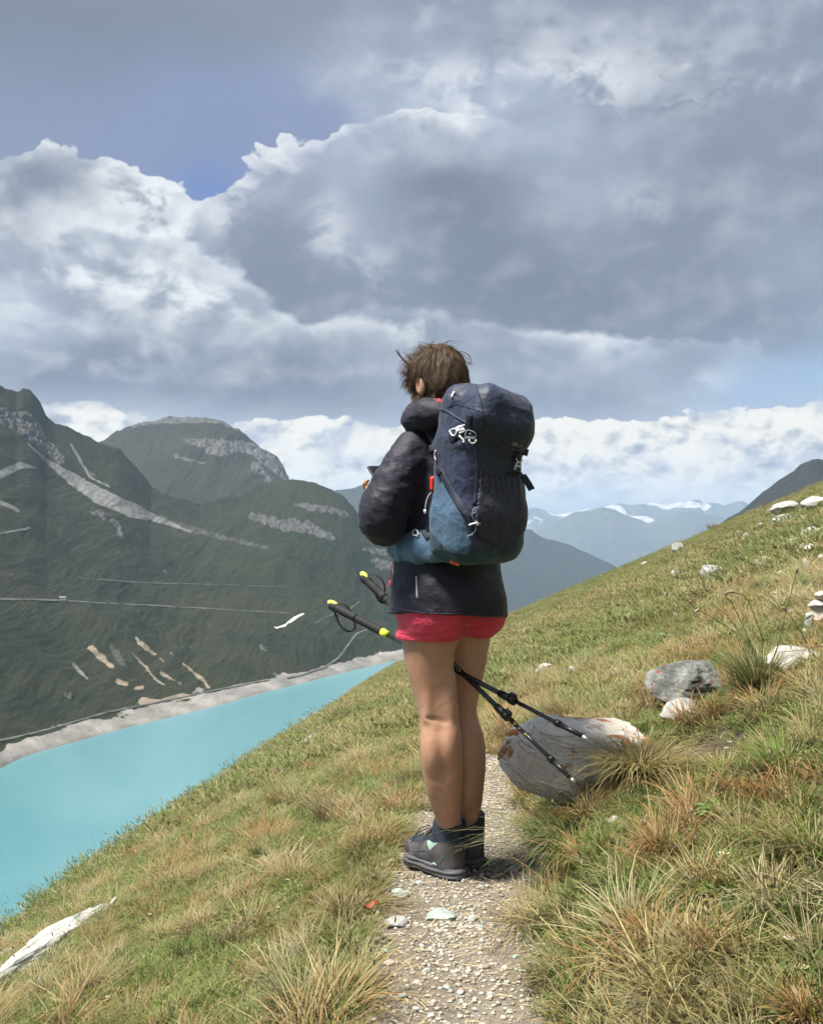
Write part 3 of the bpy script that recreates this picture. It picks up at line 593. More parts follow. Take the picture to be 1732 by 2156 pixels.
# long outcrop lower left: two pieces
def outcrop(p0, p1, wpx, label, seed, hh=.09):
    a, _ = hit(hill_b, *p0); b_, _ = hit(hill_b, *p1)
    L = (b_-a).length; mid = (a+b_)/2; ang = math.atan2((b_-a).y, (b_-a).x); pit = math.asin((b_-a).z/L)
    v, f = rock_verts(seed, 5, cuts=22, rough=.13, strata=.12); v = v/((v.max(0)-v.min(0))/2)
    v = v*np.array([L/2, wpx*mid.y/F*.9, hh])
    o = link_mesh('outcrop', v, f, RK['white'], smooth=True)
    o.matrix_world = Matrix.Translation(mid+Vector((0, 0, hh*.1))) @ Matrix.Rotation(ang, 4, 'Z') @ Matrix.Rotation(-pit, 4, 'Y') @ Matrix.Rotation(.25, 4, 'X')
    for k in np.linspace(.08, .92, 8): q = a.lerp(b_, k); avoid.append((q.x, q.y, wpx*mid.y/F*.75))
    return tag(o, label, 'rock')
outcrop((-90, 2150), (240, 1915), 46, 'long white weathered rock ledge breaking out of the lower left bank', 5, .075)
outcrop((-40, 2050), (46, 2008), 18, 'short white rock ledge at the left edge above the longer one', 6, .06)
outcrop((222, 1935), (252, 1895), 11, 'narrow white rock tip at the upper end of the long ledge', 8, .05)
# boulders
def boulder(px, pyb, w, h, depth, seed, mat, label, yaw=0, strata=.05, sink=.2, cuts=10, extra=None, name='boulder'):
    loc, nrm = hit(hill_b, px, pyb); Y = loc.y
    v, f = rock_verts(seed, 5, cuts=cuts, flat=.5, rough=.05, strata=strata); v = v/((v.max(0)-v.min(0))/2)
    if extra: v = extra(v)
    v = v*np.array([w*Y/F/2, depth/2, h*Y/F/2*1.15])
    o = link_mesh(name, v, f, RK[mat], smooth=True)
    o.matrix_world = Matrix.Translation(loc+Vector((0, depth*.42, h*Y/F/2*(1-2*sink)))) @ Matrix.Rotation(yaw, 4, 'Z')
    avoid.append((loc.x, loc.y+depth*.42, min(w*Y/F/2, depth/2)*.8)); return tag(o, label, 'boulder')
def slab(v):
    v = np.sign(v)*np.abs(v)**.55; m_ = np.abs(v).max(0); v = v/m_
    n_ = fbm(v[:, 0]*1.6+3, v[:, 1]*1.6, v[:, 2]*1.6, o=5, r=.6); v = v*(1+.16*n_)[:, None]
    for nx, ny, nz_, d_ in ((-.9, -.3, .1, .78), (-.5, -.8, .1, .86), (0, -.75, .65, .84), (.2, -1, .15, .88), (-.8, -.5, .35, .80), (-.75, .2, .7, .98), (.55, -.7, .5, 1.12), (-.6, -.75, -.4, .92), (.1, -.55, .85, 1.02), (.3, -.9, -.2, .98)):
        n3 = np.array([nx, ny, nz_]); n3 /= np.linalg.norm(n3); k_ = np.maximum(v@n3-d_, 0); v = v-k_[:, None]*n3*.92
    st_ = fbm(v[:, 2]*7+.8*n_+.5*v[:, 0], v[:, 0]*.5, v[:, 1]*.5, o=4, ridged=True); v = v*(1+.045*(st_-.5))[:, None]
    return v
def flat_top(v):
    v = v.copy(); x = v[:, 0]; top = .62+.10*np.clip(x, -1, 1)-.35*np.clip(-x-.55, 0, 1)
    v[:, 2] = np.where(v[:, 2] > top, top+(v[:, 2]-top)*.12, v[:, 2]); v[:, 2] -= .10*v[:, 1]*-1; return v
bl = boulder(1238, 1660, 335, 128, .40, 27, 'boulder', 'big banded grey boulder with rusty lichen on the right edge of the path', yaw=.10, extra=slab, sink=.24, cuts=0, strata=0)
bl.rotation_euler = (.16, .05, .10)
for q in (-.16, 0, .16): avoid.append((bl.location.x+q, bl.location.y-.02, .17))
boulder(1484, 1476, 178, 100, .42, 33, 'lichen', 'dark boulder with orange lichen patches at the foot of the tall tussock', strata=.03, sink=.30)
boulder(1446, 1514, 96, 52, .22, 35, 'grey', 'rounded grey rock directly below the orange-lichen boulder', strata=.02, sink=.35)
boulder(1700, 1412, 130, 44, .34, 37, 'white', 'flat cream rock at the right edge below the cairn', strata=.02)
# cairn
CG = 'stones piled up as a cairn at the right edge'
cl, _ = hit(hill_b, 1716, 1334); cy_ = cl.y+.05
def cstone(cx, cyy, w, h, mt, lb, sd, rot=0, dd=0):
    v, f = rock_verts(sd, 4, rough=.05); v = v/((v.max(0)-v.min(0))/2); s = cy_/F
    v = v*np.array([w*s/2, max(w, h)*s*.4, h*s/2])
    o = link_mesh('cairn_stone', v, f, RK[mt], smooth=False); o.matrix_world = Matrix.Translation(W(cx, cyy, cy_+dd)) @ Matrix.Rotation(rot, 4, 'Y'); tag(o, lb, 'stone', CG)
cstone(1716, 1326, 50, 23, 'white', 'long pale stone lying at the foot of the cairn', 51, .05)
cstone(1701, 1303, 19, 33, 'green', 'greenish stone set upright at the left of the cairn', 52, .1)
cstone(1723, 1293, 42, 40, 'beige', 'big beige leaning stone in the middle of the cairn', 53, .6)
cstone(1722, 1271, 44, 22, 'grey', 'flat grey stone laid across the cairn', 54, -.15)
cstone(1729, 1253, 32, 17, 'beige', 'cream capstone on top of the cairn', 55, -.3)
cstone(1752, 1318, 40, 30, 'white', 'pale stone at the far right of the cairn base', 56, .2, .03)
cstone(1754, 1290, 34, 30, 'grey', 'grey stone at the right of the cairn middle', 57, .1, .03)
avoid.append((cl.x+.02, cl.y+.05, .12))
# stones on the path
PG = 'flat stones lying on the gravel path'
for (x, y, w, h, mt, lb) in [(842, 1889, 40, 25, 'green', 'greenish speckled stone left on the path just below the boots'), (831, 1950, 54, 30, 'grey', 'grey angular slab at the left edge of the path'),
    (924, 1936, 68, 26, 'green', 'oblong pale green stone in the middle of the path'), (995, 1938, 21, 16, 'white', 'small square pale stone right of the oblong green stone'),
    (881, 1862, 20, 12, 'green', 'small stone right under the toe of the left boot'), (795, 2014, 21, 14, 'grey', 'left of two small grey stones by the left path edge'),
    (811, 2006, 19, 13, 'green', 'right of two small grey stones by the left path edge'), (820, 2030, 25, 12, 'beige', 'beige brick-shaped stone by the left path edge'),
    (846, 2105, 24, 19, 'green', 'knobbly green-grey stone near the bottom left of the path'), (853, 2133, 13, 24, 'white', 'upright pale oblong stone at the bottom of the path'),
    (969, 2095, 18, 15, 'white', 'bright white round stone in the lower middle of the path'), (1296, 1731, 34, 19, 'white', 'white stone lying on bare earth right of the path')]:
    stone(x, y, w, h*.8, lb, PG if x < 1200 else None, mt, lvl=3, sink=.3, deep=.8, tilt=False)
for (x, y, w, h) in [(898, 2045, 17, 10), (965, 2077, 13, 12), (941, 2082, 20, 12), (874, 2130, 20, 12), (908, 2143, 17, 12), (1000, 2129, 15, 10), (1066, 2071, 13, 11), (1085, 2017, 14, 10), (1128, 1970, 16, 12), (1062, 2042, 15, 12),
                     (822, 1991, 12, 10), (1018, 1967, 12, 8), (1049, 1916, 11, 7), (1010, 1955, 22, 9), (900, 1900, 12, 6), (960, 1890, 10, 6), (1030, 2095, 14, 9), (1010, 2010, 12, 8), (930, 2010, 13, 8), (880, 2070, 15, 9), (1100, 2110, 14, 8)]:
    stone(x, y, w, h*.8, 'small rounded pale stone among the gravel of the path', PG, random.choice(['white', 'white', 'beige', 'green']), lvl=2, sink=.2, tilt=False)

# ------------------------------------------------------------------ gravel and straw litter
def path_sample(n, y0, y1, spread=1.0):
    Y = rng.uniform(y0, y1, n); X = xp(Y)+rng.normal(0, .52, n).clip(-1.15, 1.15)*pw(Y)*spread; return X, Y
def rot_rand(n):
    q = rng.normal(size=(n, 4)); q /= np.linalg.norm(q, axis=1)[:, None]; w_, x, y, z = q.T
    return np.stack([np.stack([1-2*(y*y+z*z), 2*(x*y-z*w_), 2*(x*z+y*w_)], -1), np.stack([2*(x*y+z*w_), 1-2*(x*x+z*z), 2*(y*z-x*w_)], -1), np.stack([2*(x*z-y*w_), 2*(y*z+x*w_), 1-2*(x*x+y*y)], -1)], 1)
v0, f0 = ICO[0]
N = 15000; X, Y = path_sample(N, 1.6, 5.9)
cl_ = fbm(X*6, Y*6, o=3); keep = rng.uniform(-.4, .35, N) < cl_+.08; X, Y = X[keep], Y[keep]; N = len(X)
s = .0018+.0062*rng.random(N)**3.0+.0014*rng.random(N)
Vv = np.einsum('nij,kj->nki', rot_rand(N), v0)*np.stack([s, s*.8, s*.55], -1)[:, None]*rng.uniform(.75, 1.3, (N, 12, 1))
Vv += np.stack([X, Y, ground(X, Y)+s*.3], -1)[:, None]
m, t, b = newmat('gravel'); tv = attr(t, 'tone')
c = mixc(t, tv, (.25, .215, .17), (.50, .465, .40)); c = mixc(t, noise(t, geopos(t), 30, 3, .6).ss(.45, .7)*.5, c, (.27, .31, .27))
setc(t, b, c); b.inputs['Roughness'].default_value = .9
g = link_mesh('gravel', Vv.reshape(-1, 3), (np.arange(N)[:, None, None]*12+f0[None]).reshape(-1, 3), m, smooth=False, attrs=dict(tone=np.repeat(rng.random(N)**1.3, 12))); g['kind'] = 'stuff'

# ------------------------------------------------------------------ grass
def blades(n, rad, hmin, hmax, lean, droop, width, segs=3, seed=0, wind=(.15, 0), stiff=1.6, disc=True):
    r = np.random.default_rng(seed)
    a = r.uniform(0, 2*math.pi, n); rr_ = rad*np.sqrt(r.random(n)) if disc else rad*r.random(n)
    bx, by = rr_*np.cos(a), rr_*np.sin(a)
    h = r.uniform(hmin, hmax, n); ln = lean*(.35+rr_/max(rad, 1e-6)*.8)*r.uniform(.5, 1.4, n); a2 = a+r.normal(0, .5, n)
    dx_, dy_ = np.cos(a2)*ln+wind[0]+r.normal(0, .10, n), np.sin(a2)*ln+wind[1]+r.normal(0, .10, n)
    dr = droop*r.uniform(.4, 1.5, n)
    nrm = np.hypot(dx_, dy_)+1e-6; sx_, sy_ = -dy_/nrm, dx_/nrm
    tw = r.normal(0, .6, n); sx2 = sx_*np.cos(tw)-sy_*np.sin(tw); sy2 = sx_*np.sin(tw)+sy_*np.cos(tw)
    V = []; H = []
    for k in range(segs+1):
        u = k/segs
        px_ = bx+dx_*h*(u+dr*u**stiff*.6); py_ = by+dy_*h*(u+dr*u**stiff*.6); pz_ = h*(u-dr*.45*u*u*u)
        w_ = width*(1-u**1.6*.92)*r.uniform(.8, 1.2, n)*.5
        if k == segs: V.append(np.stack([px_, py_, pz_], -1)[:, None]); H.append(np.full((n, 1), u))
        else:
            V.append(np.stack([np.stack([px_-sx2*w_, py_-sy2*w_, pz_], -1), np.stack([px_+sx2*w_, py_+sy2*w_, pz_], -1)], 1)); H.append(np.full((n, 2), u))
    V = np.concatenate(V, 1); H = np.concatenate(H, 1); k = V.shape[1]
    fs = []
    for q in range(segs-1): fs += [(2*q, 2*q+1, 2*q+3), (2*q, 2*q+3, 2*q+2)]
    q = segs-1; fs.append((2*q, 2*q+1, 2*q+2)); fs = np.array(fs)
    return V.reshape(-1, 3), (np.arange(n)[:, None, None]*k+fs[None]).reshape(-1, 3), H.ravel(), np.repeat(r.random(n), k)
def merge(parts):
    V, Fc, H, R = [], [], [], []; o = 0
    for v, f, h, r in parts: V.append(v); Fc.append(f+o); H.append(h); R.append(r); o += len(v)
    return np.concatenate(V), np.concatenate(Fc), np.concatenate(H), np.concatenate(R)
def leaves(n, rad, l, w, seed, up=.5):
    """small broad leaves: a folded diamond each"""
    r = np.random.default_rng(seed); a = r.uniform(0, 2*math.pi, n); bx, by = rad*np.sqrt(r.random(n))*np.cos(a), rad*np.sqrt(r.random(n))*np.sin(a)
    L = l*r.uniform(.6, 1.3, n); e = r.uniform(.1, up*1.6, n); d = np.stack([np.cos(a)*np.cos(e), np.sin(a)*np.cos(e), np.sin(e)], -1); s_ = np.stack([-np.sin(a), np.cos(a), 0*a], -1); u = np.cross(d, s_)
    b0 = np.stack([bx, by, .003+0*bx], -1); mid = b0+d*L[:, None]*.55
    V = np.stack([b0, mid+s_*(w*L/l)[:, None]*.5-u*.15*L[:, None]*-1*.1, b0+d*L[:, None]-np.array([0, 0, 1])*L[:, None]*.15, mid-s_*(w*L/l)[:, None]*.5, mid-u*-.06*L[:, None]*-1], 1)
    f = np.array([(0, 1, 4), (1, 2, 4), (2, 3, 4), (3, 0, 4)])
    return V.reshape(-1, 3), (np.arange(n)[:, None, None]*5+f[None]).reshape(-1, 3), np.full(n*5, .8), np.repeat(r.random(n), 5)
def grass_material(name, kind):
    m = bpy.data.materials.new(name); m.use_nodes = True; t = m.node_tree; t.nodes.clear()
    tint = attr(t, 'tint', 'Vector', kind); h = attr(t, 'ht'); r = attr(t, 'rnd')
    c = mixc(t, (r.ss(.1, 1.0))*.55, tint, mixc(t, .5, tint, (.27, .21, .10)))
    c = mixc(t, ((r*7.0)._m('FRACT')).ss(.72, .8)*.8, c, (.33, .27, .15))
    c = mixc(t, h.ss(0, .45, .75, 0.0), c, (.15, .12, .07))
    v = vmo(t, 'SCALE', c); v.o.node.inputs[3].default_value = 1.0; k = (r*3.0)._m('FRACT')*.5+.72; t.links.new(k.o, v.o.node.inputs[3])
    o = t.nodes.new('ShaderNodeOutputMaterial'); p = t.nodes.new('ShaderNodeBsdfPrincipled'); tr = t.nodes.new('ShaderNodeBsdfTranslucent'); mx = t.nodes.new('ShaderNodeMixShader')
    t.links.new(v.o, p.inputs['Base Color']); t.links.new(v.o, tr.inputs[0]); p.inputs['Roughness'].default_value = .55; p.inputs['Specular IOR Level'].default_value = .3
    mx.inputs[0].default_value = .3; t.links.new(p.outputs[0], mx.inputs[1]); t.links.new(tr.outputs[0], mx.inputs[2]); t.links.new(mx.outputs[0], o.inputs[0]); return m
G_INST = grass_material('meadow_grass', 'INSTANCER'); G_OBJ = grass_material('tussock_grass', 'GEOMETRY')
VAR = []
for k in range(4): VAR.append(blades(46, .045, .014, .042, .8, .6, .0026, 3, 100+k))
for k in range(3): VAR.append(blades(30, .05, .028, .070, .65, .9, .0025, 3, 110+k))
for k in range(2): VAR.append(blades(110, .045, .045, .115, .9, 1.2, .0028, 4, 120+k, wind=(.22, 0)))
VAR.append(merge([leaves(26, .06, .022, .011, 131), blades(10, .05, .02, .05, .6, .5, .0025, 3, 132)]))
VAR.append(merge([leaves(40, .07, .013, .007, 133, .9), blades(8, .05, .02, .04, .6, .5, .0025, 3, 134)]))
def stalks(n, seed):
    v, f, h, r = blades(n, .03, .12, .24, .35, .6, .0014, 4, seed, wind=(.2, 0)); parts = [(v, f, h*0+.95, r*0+.3)]
    per = len(v)//n
    for i in range(n):
        tip = v[i*per+per-1]; hv = ICO[0][0]*np.array([.0022, .0022, .009])+tip; parts.append((hv, ICO[0][1], np.full(12, 1.0), np.full(12, .985)))
    return merge(parts)
VAR.append(stalks(3, 141)); VAR.append(stalks(4, 142))
FARV = 13
for k in range(3): VAR.append(blades(130, .32, .012, .038, .8, .7, .0075, 2, 150+k))
zones = [(1.15, 3.0, 1250), (3.0, 5.0, 900), (5.0, 8.5, 420), (8.5, 16, 150), (16, 34, 34), (34, 92, 7.5)]
PX_, PY_, SC, VI = [], [], [], []
for (ya, yb, den) in zones:
    area = .46*(yb*yb-ya*ya)+.5*(yb-ya); n = int(den*area)
    Y = np.sqrt(rng.uniform(ya*ya, yb*yb, n)); X = rng.uniform(-1, 1, n)*(.46*Y+.25)
    if ya < 8: vi = rng.choice(13, n, p=[.13, .13, .13, .125, .09, .085, .06, .025, .025, .10, .08, .012, .008]); s_ = rng.uniform(.7, 1.25, n)*(1.0 if ya < 5 else 1.3)
    elif ya < 30: vi = rng.choice(np.array([0, 1, 2, 4, 5, 7, 13, 14, 15]), n, p=[.15, .15, .12, .12, .12, .06, .10, .09, .09]); s_ = rng.uniform(.7, 1.2, n)*(1.5 if ya < 12 else 1.7)
    else: vi = rng.choice(np.array([13, 14, 15]), n); s_ = rng.uniform(.8, 1.9, n)
    PX_.append(X); PY_.append(Y); SC.append(s_); VI.append(vi)
X = np.concatenate(PX_); Y = np.concatenate(PY_); s_ = np.concatenate(SC); vi = np.concatenate(VI)
w_ = pw(Y); dd = np.abs(X-xp(Y)); ok = (w_ < .001) | (dd > w_-.01+.07*fbm(X*6, Y*6, o=3))
ex, ey = (X-.93)/.15, (Y-3.15)/.2; ok &= (ex*ex+ey*ey > .8+.5*fbm(X*8, Y*8, o=2)) | (rng.random(len(X)) < .12)
for (ax, ay, ar) in avoid: ok &= (X-ax)**2+(Y-ay)**2 > ar*ar
bare = fbm(X*2.2+9, Y*2.2, o=4); ok &= ~((bare > .34) & (rng.random(len(X)) < .6) & (Y < 9))
X, Y, s_, vi = X[ok], Y[ok], s_[ok], vi[ok]; n = len(X)
edge = sst(.35, .0, dd[ok]-pw(Y))*(Y < 6)
nb = fbm(X*.9+3, Y*.9, o=4, r=.6)*1.0+fbm(X*.13, Y*.13+8, o=3)*.8; nc = fbm(X*1.7+30, Y*1.7, o=4, r=.6)
leftd = sst(-.3, -1.6, X-xp(Y))*sst(5.5, 3.0, Y)
q = np.clip(nb*2.9+.17+edge*.40+leftd*.42-.12*sst(5, 10, Y)-.32*sst(4.2, 6.5, Y)*sst(16, 9, Y)*sst(.2, .6, X)+.5*fbm(X*3.5, Y*3.5+50, o=3)+rng.normal(0, .16, n)*sst(22, 8, Y), 0, 1)[:, None]; rd = np.clip((nc-.18)*4+rng.normal(0, .15, n), 0, 1)[:, None]
GR1, GR2, STR, RED = np.array([.078, .14, .020]), np.array([.155, .225, .040]), np.array([.36, .29, .125]), np.array([.26, .15, .06])
gm = np.clip(.5+fbm(X*3, Y*3, o=3)*1.5*sst(16, 8, Y)+fbm(X*.6, Y*.6, o=3)*1.2*sst(8, 16, Y)+rng.normal(0, .2, n)*sst(20, 8, Y), 0, 1)[:, None]
tint = (GR1*(1-gm)+GR2*gm)*(1-q)+STR*q; tint = tint*(1-.55*rd)+RED*.55*rd
big_t = (vi == 7) | (vi == 8); pal = np.array([[.30, .17, .06], [.36, .29, .13], [.13, .19, .045], [.22, .19, .08], [.38, .33, .19]]); tint[big_t] = pal[rng.choice(5, big_t.sum(), p=[.25, .25, .2, .2, .1])]
crest = sst(6, 14, Y)*sst(-2, 2, X); tint = tint*(1-.25*crest[:, None])+GR1*.25*crest[:, None]
s_ = s_*(1+.35*np.clip(nb, -.5, 1)); s_[edge > .5] *= 1.15
nz = 1e-2; Zg = ground(X, Y)
gxn = (ground(X+.05, Y)-ground(X-.05, Y))/.1
rot = np.stack([rng.normal(0, .12, n), np.clip(-gxn*.35, -.4, .4)+rng.normal(0, .12, n), rng.uniform(-.9, .9, n)], -1)
pts = np.stack([X, Y, Zg-.004], -1)
Vs, Fs, Hs, Rs, Ks = [], [], [], [], []; off = 0
for k, (v, f, h, r) in enumerate(VAR): Vs.append(v); Fs.append(f+off); Hs.append(h); Rs.append(r); Ks.append(np.full(len(v), k)); off += len(v)
allv = np.concatenate(Vs+[pts]); pad = lambda a, fill=0.: np.concatenate([a, np.full(n, fill)])
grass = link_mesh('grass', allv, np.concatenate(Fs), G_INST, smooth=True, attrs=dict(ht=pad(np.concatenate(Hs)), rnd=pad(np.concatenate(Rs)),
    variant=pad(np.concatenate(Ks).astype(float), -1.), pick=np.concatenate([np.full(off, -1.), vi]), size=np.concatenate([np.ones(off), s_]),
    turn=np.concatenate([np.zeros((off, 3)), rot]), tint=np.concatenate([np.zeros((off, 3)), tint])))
grass['kind'] = 'stuff'
ng = bpy.data.node_groups.new('grass_tufts', 'GeometryNodeTree')
ng.interface.new_socket('Geometry', in_out='INPUT', socket_type='NodeSocketGeometry'); ng.interface.new_socket('Geometry', in_out='OUTPUT', socket_type='NodeSocketGeometry')
gi = ng.nodes.new('NodeGroupInput'); go = ng.nodes.new('NodeGroupOutput'); jn = ng.nodes.new('GeometryNodeJoinGeometry'); ng.links.new(jn.outputs[0], go.inputs[0])
def gattr(name, dt='FLOAT'):
    a = ng.nodes.new('GeometryNodeInputNamedAttribute'); a.data_type = dt; a.inputs[0].default_value = name; return a.outputs[0]
def gcmp(sock, val):
    c = ng.nodes.new('FunctionNodeCompare'); c.data_type = 'FLOAT'; c.operation = 'EQUAL'; ng.links.new(sock, c.inputs[0]); c.inputs[1].default_value = val; c.inputs['Epsilon'].default_value = .1; return c.outputs[0]
def gsep(src, sel):
    s_n = ng.nodes.new('GeometryNodeSeparateGeometry'); s_n.domain = 'POINT'; ng.links.new(src, s_n.inputs[0]); ng.links.new(sel, s_n.inputs[1]); return s_n.outputs[0]
ptsg = gsep(gi.outputs[0], gcmp(gattr('variant'), -1.0))
e2r = ng.nodes.new('FunctionNodeEulerToRotation'); ng.links.new(gattr('turn', 'FLOAT_VECTOR'), e2r.inputs[0])
for k in range(len(VAR)):
    src = gsep(gi.outputs[0], gcmp(gattr('variant'), float(k)))
    iop = ng.nodes.new('GeometryNodeInstanceOnPoints'); ng.links.new(ptsg, iop.inputs['Points']); ng.links.new(gcmp(gattr('pick'), float(k)), iop.inputs['Selection'])
    ng.links.new(src, iop.inputs['Instance']); ng.links.new(e2r.outputs[0], iop.inputs['Rotation']); ng.links.new(gattr('size'), iop.inputs['Scale']); ng.links.new(iop.outputs[0], jn.inputs[0])
md = grass.modifiers.new('tufts', 'NODES'); md.node_group = ng

# tussocks one can tell apart, each its own thing
def tussock(px, py, w, h, n, tintc, label, seed, droop=1.0, lean=.8, width=.0036, at=None, name='tussock', wind=(.12, 0), cat='grass tussock', extra=None, lift=0):
    loc, nrm = hit(hill_b, px, py)
    if at: loc = W(*at)
    s = loc.y/F
    v, f, hh, r = blades(n, w*s*.20, h*s*.45, h*s*1.0, lean, droop, width, 4, seed, wind=wind)
    parts = [(v, f, hh, r)]
    v, f, hh, r = blades(n//3, w*s*.24, h*s*.15, h*s*.45, lean*1.5, droop*1.4, width, 3, seed+1, wind=wind); parts.append((v, f, hh*.4, r))
    v, f, hh, r = merge(parts)
    tn = np.array(tintc)[None]*(np.ones((len(v), 1)))
    o = link_mesh(name, v, f, G_OBJ, attrs=dict(ht=hh, rnd=r, tint=tn)); o.location = loc+Vector((0, 0, lift-.008))
    o.rotation_euler = (0, 0, random.uniform(-.5, .5)); return tag(o, label, cat, 'grass tussocks standing out on the slope')
GT, OT, RT, ST, DT = (.11, .16, .035), (.27, .15, .05), (.20, .12, .055), (.30, .25, .11), (.075, .12, .022)
for (px, py, w, h, n, tn, lb, kw) in [
    (1205, 1512, 170, 78, 420, (.17, .15, .05), 'green-brown tussock standing right behind the banded boulder', {}),
    (1372, 1500, 110, 82, 220, RT, 'wispy reddish brown tussock between the banded boulder and the lichen boulder', dict(droop=.7)),
    (1602, 1446, 150, 120, 760, (.13, .16, .045), 'dark green spiky tussock with tall bent stalks beside the lichen boulder', dict(droop=.5, lean=.9, width=.0045)),
    (1350, 1652, 230, 105, 900, (.26, .22, .075), 'large hanging tussock overgrowing the right end of the banded boulder', dict(droop=1.5, lean=1.1, lift=.05)),
    (1205, 1775, 260, 120, 720, (.13, .18, .055), 'broad bright green tussock below the banded boulder', dict(droop=1.3, lean=1.0, width=.004)),
    (1398, 1800, 140, 85, 420, OT, 'orange-brown tussock in the middle of the right bank', {}),
    (1388, 1985, 110, 100, 380, OT, 'orange-brown tussock lower down by the right side of the path', {}),
    (1655, 1625, 190, 120, 380, (.14, .21, .04), 'fresh green tussock near the right edge below the flat cream rock', dict(droop=.8, width=.0042)),
    (1215, 2065, 170, 120, 360, (.12, .16, .06), 'grey-green tussock leaning over the right path edge', dict(droop=1.3)),
    (1392, 2105, 150, 60, 420, (.30, .29, .17), 'pale wispy straw tussock near the bottom of the right bank', dict(droop=1.6, lean=1.1, width=.0024)),
    (1715, 1800, 150, 130, 340, (.16, .20, .04), 'yellow-green tussock at the right edge halfway down the bank', dict(width=.004)),
    (640, 2130, 230, 150, 420, (.16, .18, .08), 'coarse grey-green tussock at the bottom left of the path', dict(droop=1.0, width=.0042, wind=(.3, 0))),
    (770, 1800, 130, 85, 380, (.24, .19, .075), 'straw-coloured tussock hanging over the left path edge beside the boots', dict(droop=1.3, wind=(.35, 0))),
    (735, 1925, 150, 95, 380, (.22, .18, .07), 'tawny tussock at the left path edge below the first one', dict(droop=1.3, wind=(.35, 0))),
    (700, 1720, 140, 80, 320, (.23, .18, .09), 'wispy brown tussock on the left bank level with the boots', dict(droop=.8)),
    (865, 1640, 80, 60, 200, (.20, .17, .08), 'small brown tussock just left of the walker\'s calves', {}),
    (1046, 1585, 90, 46, 260, (.30, .23, .085), 'golden tussock closing the path right of the knees', dict(droop=1.2)),
    (1505, 1113, 80, 22, 240, (.14, .07, .03), 'dark russet tussock breaking the skyline', dict(width=.012)),
    (1190, 1292, 46, 20, 160, (.15, .07, .03), 'small russet tussock on the slope right of the jacket hem', dict(width=.01)),
    (1610, 1062, 36, 18, 160, (.14, .07, .03), 'russet tussock on the skyline left of the leaning slab', dict(width=.012)),
    (1485, 1275, 90, 36, 260, (.17, .12, .05), 'brown-topped tussock below the blocky boulder', dict(width=.007)),
    (1640, 2070, 160, 90, 320, (.15, .20, .04), 'bright green tussock low on the right bank near the edge', {}),
    (1040, 1545, 70, 50, 160, (.15, .19, .05), 'green tussock behind the right knee above the golden one', {}),
    (1705, 2140, 170, 90, 320, OT, 'rusty tussock in the bottom right corner', dict()),
    (560, 1800, 120, 60, 260, GT, 'green tussock on the left bank above the lake edge', dict()),
    (1462, 1520, 130, 44, 380, RT, 'low brown tussock at the foot of the orange-lichen boulder', {}), (1545, 1490, 120, 50, 320, (.16, .16, .05), 'olive tussock right of the orange-lichen boulder', {}),
    (1130, 1668, 110, 50, 260, (.17, .17, .06), 'small green tussock under the left end of the banded boulder', {}), (1260, 1672, 120, 56, 300, (.2, .15, .06), 'brownish tussock under the middle of the banded boulder', {}),
    (1185, 1930, 130, 80, 320, (.13, .18, .06), 'green tussock on the right path edge below the boots', {}),
    (430, 1960, 130, 60, 260, ST, 'straw tussock in the middle of the left bank', dict())]:
    tussock(px, py, w, h, n, tn, lb, int(px+py), **kw)
# tall bent stalks of the spiky tussock, each one a plant stem standing by it
def stalk_mesh(pts3, rad, headlen, name, label, group):
    V = []; Fc = []; n = len(pts3)
    for i, p in enumerate(pts3):
        for k in range(3): a = k*2.094; V.append((p[0]+rad*math.cos(a), p[1]+rad*math.sin(a)*.5, p[2]+rad*math.sin(a)))
    for i in range(n-1):
        for k in range(3): a, b_ = i*3+k, i*3+(k+1) % 3; Fc.append((a, b_, b_+3)); Fc.append((a, b_+3, a+3))
    V = np.array(V); o0 = len(V); d = np.array(pts3[-1])-np.array(pts3[-2]); d /= np.linalg.norm(d)
    hv = ICO[1][0]*rad*3.0; hv = hv+np.outer(ICO[1][0]@d, d)*headlen*.5+np.array(pts3[-1]); V = np.concatenate([V, hv]); Fc = Fc+[tuple(np.array(q)+o0) for q in ICO[1][1]]
    Fc = np.array(Fc); nv = len(V)
    o = link_mesh(name, V, Fc, G_OBJ, attrs=dict(ht=np.full(nv, 1.), rnd=np.concatenate([np.full(o0, .05), np.full(nv-o0, .11)]), tint=np.concatenate([np.tile([.26, .27, .12], (o0, 1)), np.tile([.5, .45, .30], (nv-o0, 1))])))
    return tag(o, label, 'grass stalk', group)
hb, _ = hit(hill_b, 1602, 1440); yb = hb.y
